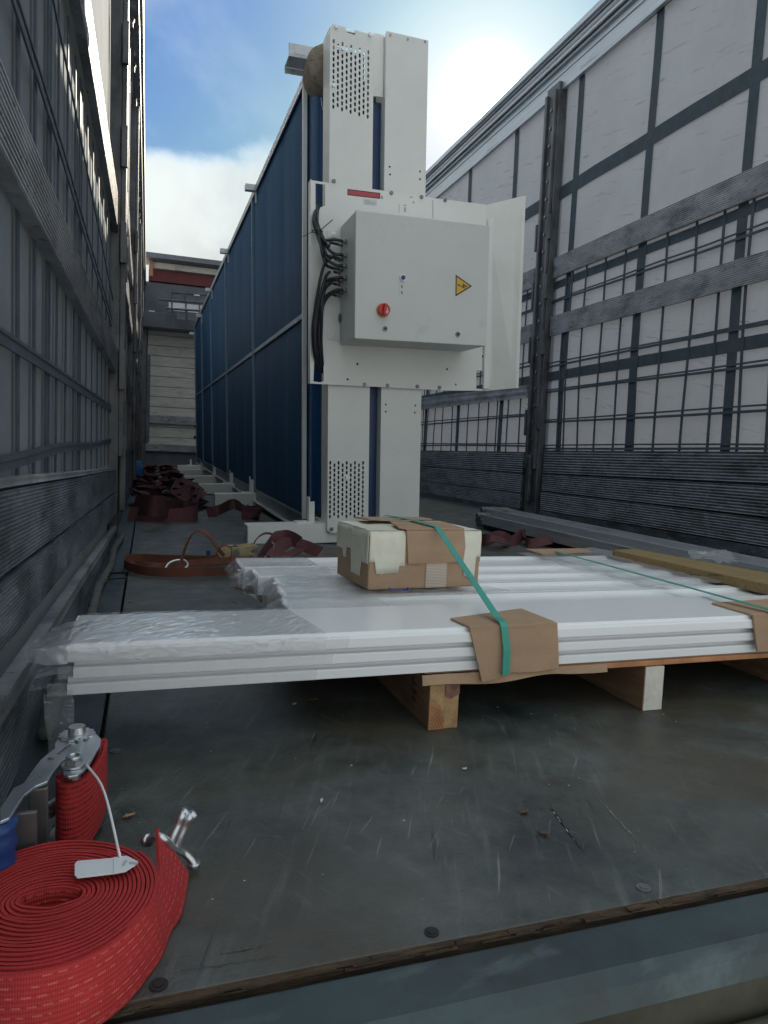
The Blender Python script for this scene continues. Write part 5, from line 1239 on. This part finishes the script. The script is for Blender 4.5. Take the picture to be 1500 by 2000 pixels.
# free end leading to the hook, twisting flat
e0 = P[-1]; rot = math.atan2(e0.y, e0.x)
W0 = Vector((.006-.0, .560, SW/2))-cc_
tail = [Vector((.0115, .520, SW/2+.001))-cc_, Vector((.0155, .545, SW/2+.001))-cc_, Vector((.0215, .566, SW/2+.002))-cc_, Vector((.030, .590, .028))-cc_, Vector((.0345, .606, .026))-cc_]
pre = [P[-1-k] for k in (0,)]
eA = fl(303, 1637, .050); eB = fl(369, 1687, .005); eC = (eA+eB)/2; eD = eA-eB
T_ = bez([Vector((-.014, .481, SW/2+.0015))-cc_, Vector((-.004, .490, SW/2+.0015))-cc_, Vector((.0095, .512, SW/2+.001))-cc_, Vector((.0155, .540, SW/2+.001))-cc_, Vector((.021, .562, SW/2+.002))-cc_, eC-cc_], 8)
WD = []
for i in range(len(T_)):
    q_ = max(0, (i/(len(T_)-1)-.3)/.7); WD.append(Vector((0, 0, 1)).lerp(eD.normalized(), q_))
b = MB(); b.ribbon(T_, WD, SW, .0024); b.build('webbing_tail', MT['redweb'], coil, smooth=True, auto=35)
# claw hook
hk = Vector((.037, .617, .0))-cc_
def hp(x, y, z): return Vector((x, y, z))-cc_
b = MB()
def hf(x, y, z): return fl(x, y, z)-cc_
b.tube(bez([hf(291, 1641, .040), hf(306, 1634, .046), hf(322, 1640, .044), hf(337, 1656, .030), hf(357, 1664, .020), hf(374, 1680, .012), hf(379, 1690, .008)], 8), .0036, 10)
b.tube(bez([hf(284, 1642, .038), hf(291, 1641, .040)], 3), .0055, 10); b.tube(bez([hf(379, 1684, .010), hf(379, 1692, .006)], 3), .0058, 10)
h1 = [hf(334, 1654, .031), hf(338, 1634, .040), hf(349, 1610, .049), hf(355, 1594, .056), hf(359, 1588, .056)]
h2 = [hf(346, 1658, .026), hf(352, 1636, .036), hf(363, 1612, .046), hf(369, 1598, .053), hf(374, 1593, .053)]
b.tube(bez(h1, 6), .0036, 10); b.tube(bez(h2, 6), .0036, 10)
b.build('claw_hook', MT['steel'], coil, smooth=True)
for q in (h1[-1], h2[-1]):
    b = MB(); d = Vector((.002, -.006, .0)); b.tube([q-d*.3, q+d*.5, q+d*.8], [.0046, .0046, .0034], 12); b.build('hook_tip', MT['steel'], coil, smooth=True)

# ---- new ratchet with blue grip beside the left wall
ZR = .088
rt = thing('ratchet', 'shiny zinc ratchet with blue grip and red strap wound on it by the left wall', 'ratchet', (-.065, .70, 0))
RO = Vector((-.065, .70, 0))
def z8(x, y): return (x*.31, 1380+y*.31)
up_px = [(345, 232), (362, 205), (400, 175), (440, 160), (520, 150), (600, 165), (636, 200), (632, 245), (605, 285), (590, 315), (560, 365), (530, 400), (490, 432), (430, 440), (400, 425), (400, 395), (440, 350), (490, 330), (515, 300), (500, 285), (450, 300), (390, 345), (330, 420), (300, 470), (225, 500), (150, 560), (60, 700), (0, 725), (0, 640), (85, 512), (150, 480), (190, 420), (255, 335), (310, 290), (345, 262)]
up3 = [fl(*z8(*p), ZR) for p in up_px]
b = MB(); b.prism([p-RO for p in up3], (0, 0, -.0028)); b.build('upper_plate', MT['steel'], rt, bevel=.0006)
lo3 = [Vector((p.x, p.y, .010)) for p in up3]
b = MB(); b.prism([p-RO for p in lo3], (0, 0, -.0028)); b.build('lower_plate', MT['steel'], rt, bevel=.0006)
pc = fl(*z8(485, 185), ZR)-RO
b = MB(); b.cyl((pc.x, pc.y, ZR+.0004), (pc.x, pc.y, ZR+.003), .0145, seg=28); b.cyl((pc.x, pc.y, ZR+.0032), (pc.x, pc.y, ZR+.010), .0085, .0078, seg=24); b.cyl((pc.x, pc.y, .004), (pc.x, pc.y, ZR-.004), .008, seg=16); b.build('pivot', MT['steel'], rt, smooth=True, auto=30)
# ratchet wheel teeth
b = MB(); n = 13; tt_ = []
for k in range(n):
    a0 = 2*math.pi*k/n; tt_.append((pc.x+.0175*math.cos(a0), pc.y+.0175*math.sin(a0), ZR+.0004)); tt_.append((pc.x+.0152*math.cos(a0+.32), pc.y+.0152*math.sin(a0+.32), ZR+.0004))
b.prism(tt_, (0, 0, .002)); b.build('ratchet_wheel', MT['steel'], rt)
p2 = fl(*z8(465, 372), ZR)-RO
b = MB(); b.cyl((p2.x, p2.y, ZR+.0004), (p2.x, p2.y, ZR+.0022), .0105, seg=24); b.cyl((p2.x, p2.y, ZR+.0024), (p2.x, p2.y, ZR+.0075), .0075, seg=6); b.tube([(p2.x+.0055*math.cos(a), p2.y+.0055*math.sin(a), ZR+.0085) for a in [2*math.pi*k/16 for k in range(17)]], .0014, 6, False); b.cyl((p2.x, p2.y, .004), (p2.x, p2.y, ZR-.004), .006, seg=14); b.build('strap_bolt', MT['steel'], rt, smooth=True, auto=30)
b = MB(); b.cyl((p2.x+.002, p2.y-.0, -.0+.0005), (p2.x+.002, p2.y, .004), .009, seg=6); b.build('bolt_nut', MT['steel'], rt)
# pressed slots in the plate
for (xx, yy2, xz, yz) in ((365, 300, 445, 240), (300, 330, 345, 330), (190, 440, 205, 428), (245, 440, 262, 428)):
    a = fl(*z8(xx, yy2), ZR)-RO; c = fl(*z8(xz, yz), ZR)-RO
    b = MB(); b.tube([(a.x, a.y, ZR+.0002), ((a.x+c.x)/2, (a.y+c.y)/2, ZR+.0010), (c.x, c.y, ZR+.0002)], .0009, 6); b.build('pressed_rib', MT['steel_dark'], rt)
# pawl
a = fl(*z8(510, 235), ZR)-RO; c = fl(*z8(512, 330), ZR)-RO
b = MB(); b.box(a.x-.0022, a.x+.0022, c.y, a.y, ZR+.0005, ZR+.0065); b.build('pawl', MT['steel'], rt, bevel=.0008)
# blue grip: stands down from the arm end
gq = fl(*z8(8, 690), ZR)-RO
b = MB(); rows = []
for i in range(15):
    z = lerp(ZR-.004, .004, i/14); r = .0155+.0012*math.cos(i*2.2)
    rows.append([(gq.x-.006+r*1.1*math.cos(a), gq.y-.002+r*math.sin(a), z) for a in [2*math.pi*k/16 for k in range(16)]])
i0 = b.quad_grid(rows, True); b.f.append(tuple(i0+k for k in range(16))); b.build('blue_grip', MT['blueplastic'], rt, smooth=True)
# frame parts between the plates
for (xx, yy2, r) in ((255, 480, .006),):
    a = fl(*z8(xx, yy2), ZR)-RO; b = MB(); b.box(a.x-.009, a.x+.006, a.y-.003, a.y+.003, .008, ZR-.004); b.build('side_bar', MT['steel_dark'], rt, bevel=.001)
a = fl(*z8(175, 560), ZR)-RO; b = MB(); b.box(a.x-.010, a.x+.008, a.y-.010, a.y-.005, .006, ZR-.010); b.build('side_bar', MT['steel_dark'], rt, bevel=.001)
b = MB()
for z, dd in ((.052, 0), (.040, .0)):
    a = hit(*z8(222, 680 if z > .045 else 735), 1, .70)-RO; c = hit(*z8(375, 605 if z > .045 else 665), 1, .715)-RO
    b.cyl(a, c, .0062, seg=14)
b.build('cross_tube', MT['steel'], rt, smooth=True, auto=40)
a = hit(*z8(170, 920), 1, .69)-RO; b = MB()
q = [hit(*z8(*p), 1, .70)-RO for p in ((235, 780), (385, 660), (300, 830), (285, 870), (180, 925), (160, 900))]
b.prism(q, (0, .003, 0)); b.build('lower_bracket', MT['steel'], rt, bevel=.0008)
# red webbing wound round the bolt and drum
w1 = [fl(*z8(*p), ZR-.010) for p in ((360, 440), (385, 466), (440, 470), (510, 445), (580, 390), (640, 300), (668, 215), (655, 190), (620, 230), (560, 300), (480, 350), (400, 400), (362, 425))]
w1 = [p-RO for p in w1]
for p in w1: p.z = .043
b = MB(); Pq = bez(w1, 8); b.ribbon(Pq, UPV, .066, .0028)
for sc in (.90, .80):
    cc2 = sum((p for p in w1), Vector())/len(w1); Pq2 = bez([cc2+(p-cc2)*sc for p in w1], 8)
    for p in Pq2: p.z = .042
    b.ribbon(Pq2, UPV, .065, .0028)
b.build('wound_webbing', MT['redweb_roll'], rt, smooth=True, auto=40)
# tag on a white tie
ti = thing('hang_tag', 'white plastic hang tag on a thin tie lying over the red coil', 'tag', (-.04, .56, .06))
TO = Vector((-.04, .56, .06))
t0 = fl(*z8(545, 365), ZR+.002); t1 = fl(*z8(757, 950), .060)
m1 = t0.lerp(t1, .4)+Vector((.004, .0, .006))
b = MB(); b.tube([p-TO for p in bez([t0, m1, t1], 10)], .0011, 8); b.build('tie', MT['tagwhite'], ti, smooth=True)
tg = [fl(*z8(*p), .0585) for p in ((487, 980), (470, 1000), (470, 1068), (487, 1086), (720, 1058), (790, 1045), (871, 992), (868, 982), (800, 948), (760, 950), (700, 962))]
b = MB(); b.prism([p-TO for p in tg], (0, 0, .0012)); to_ = b.build('tag_plate', MT['tagwhite'], ti, bevel=.0003)
a = fl(*z8(718, 965), .0600)-TO; c = fl(*z8(716, 1055), .0600)-TO; b = MB(); b.tube([a, c], .0004, 5); b.build('tag_ridge', MT['paper'], ti)
a = fl(*z8(795, 970), .0602)-TO; c = fl(*z8(778, 1000), .0602)-TO; b = MB(); b.tube([a, c], .0009, 6); a = fl(*z8(815, 985), .0602)-TO; c = fl(*z8(868, 990), .0602)-TO; b.tube([a, c], .0009, 6); b.build('tag_slot', MT['greyprint'], ti)

# ---- litter
def litter(px, py, s, label, rot=0., m='leaf', name='dry_leaf', cat='leaf', el=1.8):
    p = fl(px, py); b = MB(); n = 9; rows = []
    for i in range(n):
        t = i/(n-1); w = math.sin(math.pi*(.08+.84*t))*(.7+.6*random.random()); rows.append([Vector((s*el*(t-.5), s*w*(q-.5), .0012+.0035*abs(q-.5)+.003*abs(noise.noise(Vector((t*4, q*3, px)))))) for q in (0, .33, .66, 1)])
    b.quad_grid(rows); o = b.build(name, MT[m], None, smooth=True); o.location = (p.x, p.y, 0); o.rotation_euler = (0, 0, rot); tag(o, label, cat)
    sm = o.modifiers.new('s', 'SOLIDIFY'); sm.thickness = .0006
litter(608, 1369, .011, 'curled brown leaf on the floor under the long panels', .1)
litter(1023, 1588, .007, 'small curled leaf left of the gouge in the floor', .5)
litter(1060, 1630, .006, 'dark crumpled leaf scrap beside the floor gouge', -.6)
litter(252, 1597, .0045, 'thin brown wood splinter near the red coil', .5, 'wood', 'wood_splinter', 'splinter', 3)
litter(907, 1505, .003, 'tiny pale chip on the floor in front of the pallet', .1, 'wood_paint', 'wood_chip', 'chip', 2)
litter(628, 1567, .0022, 'tiny curled shaving in the middle of the floor', 1.2, 'wood_paint', 'wood_chip', 'chip', 3)
litter(575, 1378, .003, 'pale chip beside the brown leaf under the panels', .3, 'wood_paint', 'wood_chip', 'chip', 2)
# gouge in the floor, pale torn fibres
def gouge(pa, pb, w, m, label=None):
    a = fl(*pa); c = fl(*pb); b = MB(); n = 26; d = (c-a); s = Vector((-d.y, d.x, 0)).normalized(); L_ = []; R_2 = []
    for i in range(n+1):
        t = i/n; p = a.lerp(c, t)+s*.0012*noise.noise(Vector((t*9, 1, 2))); ww = w*(.25+abs(noise.noise(Vector((t*17, pa[0], 0)))))*math.sin(math.pi*min(1, .06+t*.94))
        L_.append([p+s*ww+Vector((0, 0, .0006)), p-s*ww+Vector((0, 0, .0006+.0008*random.random()))])
    b.quad_grid(L_); return b.build('floor_gouge', m, floor)
gouge((1077, 1578), (1142, 1668), .0028, MT['black']); gouge((1074, 1578), (1133, 1655), .0012, MT['wood_paint'])
gouge((1170, 1562), (1258, 1658), .0009, MT['wood_paint']); gouge((1200, 1400), (1390, 1378), .0012, MT['steel_dark'])
gouge((430, 1865), (535, 1845), .0014, MT['steel_dark']); gouge((350, 1898), (545, 1868), .0010, MT['steel_dark'])
gr = MB(); rnd = random.Random(5)
for k in range(130):
    x = rnd.uniform(-.04, 1.3); y = rnd.uniform(.5, 1.9)**1.0; s = rnd.uniform(.0003, .0009); gr.box(x, x+s*rnd.uniform(1, 3), y, y+s, .0002, s*.7)
tag(gr.build('grit', MT['wood_paint']), 'scattered pale grit and crumbs on the dark trailer floor', 'grit', kind='stuff')

print('objects', len(bpy.data.objects), 'tris', sum(len(m.loop_triangles) or len(m.polygons)*2 for m in bpy.data.meshes))
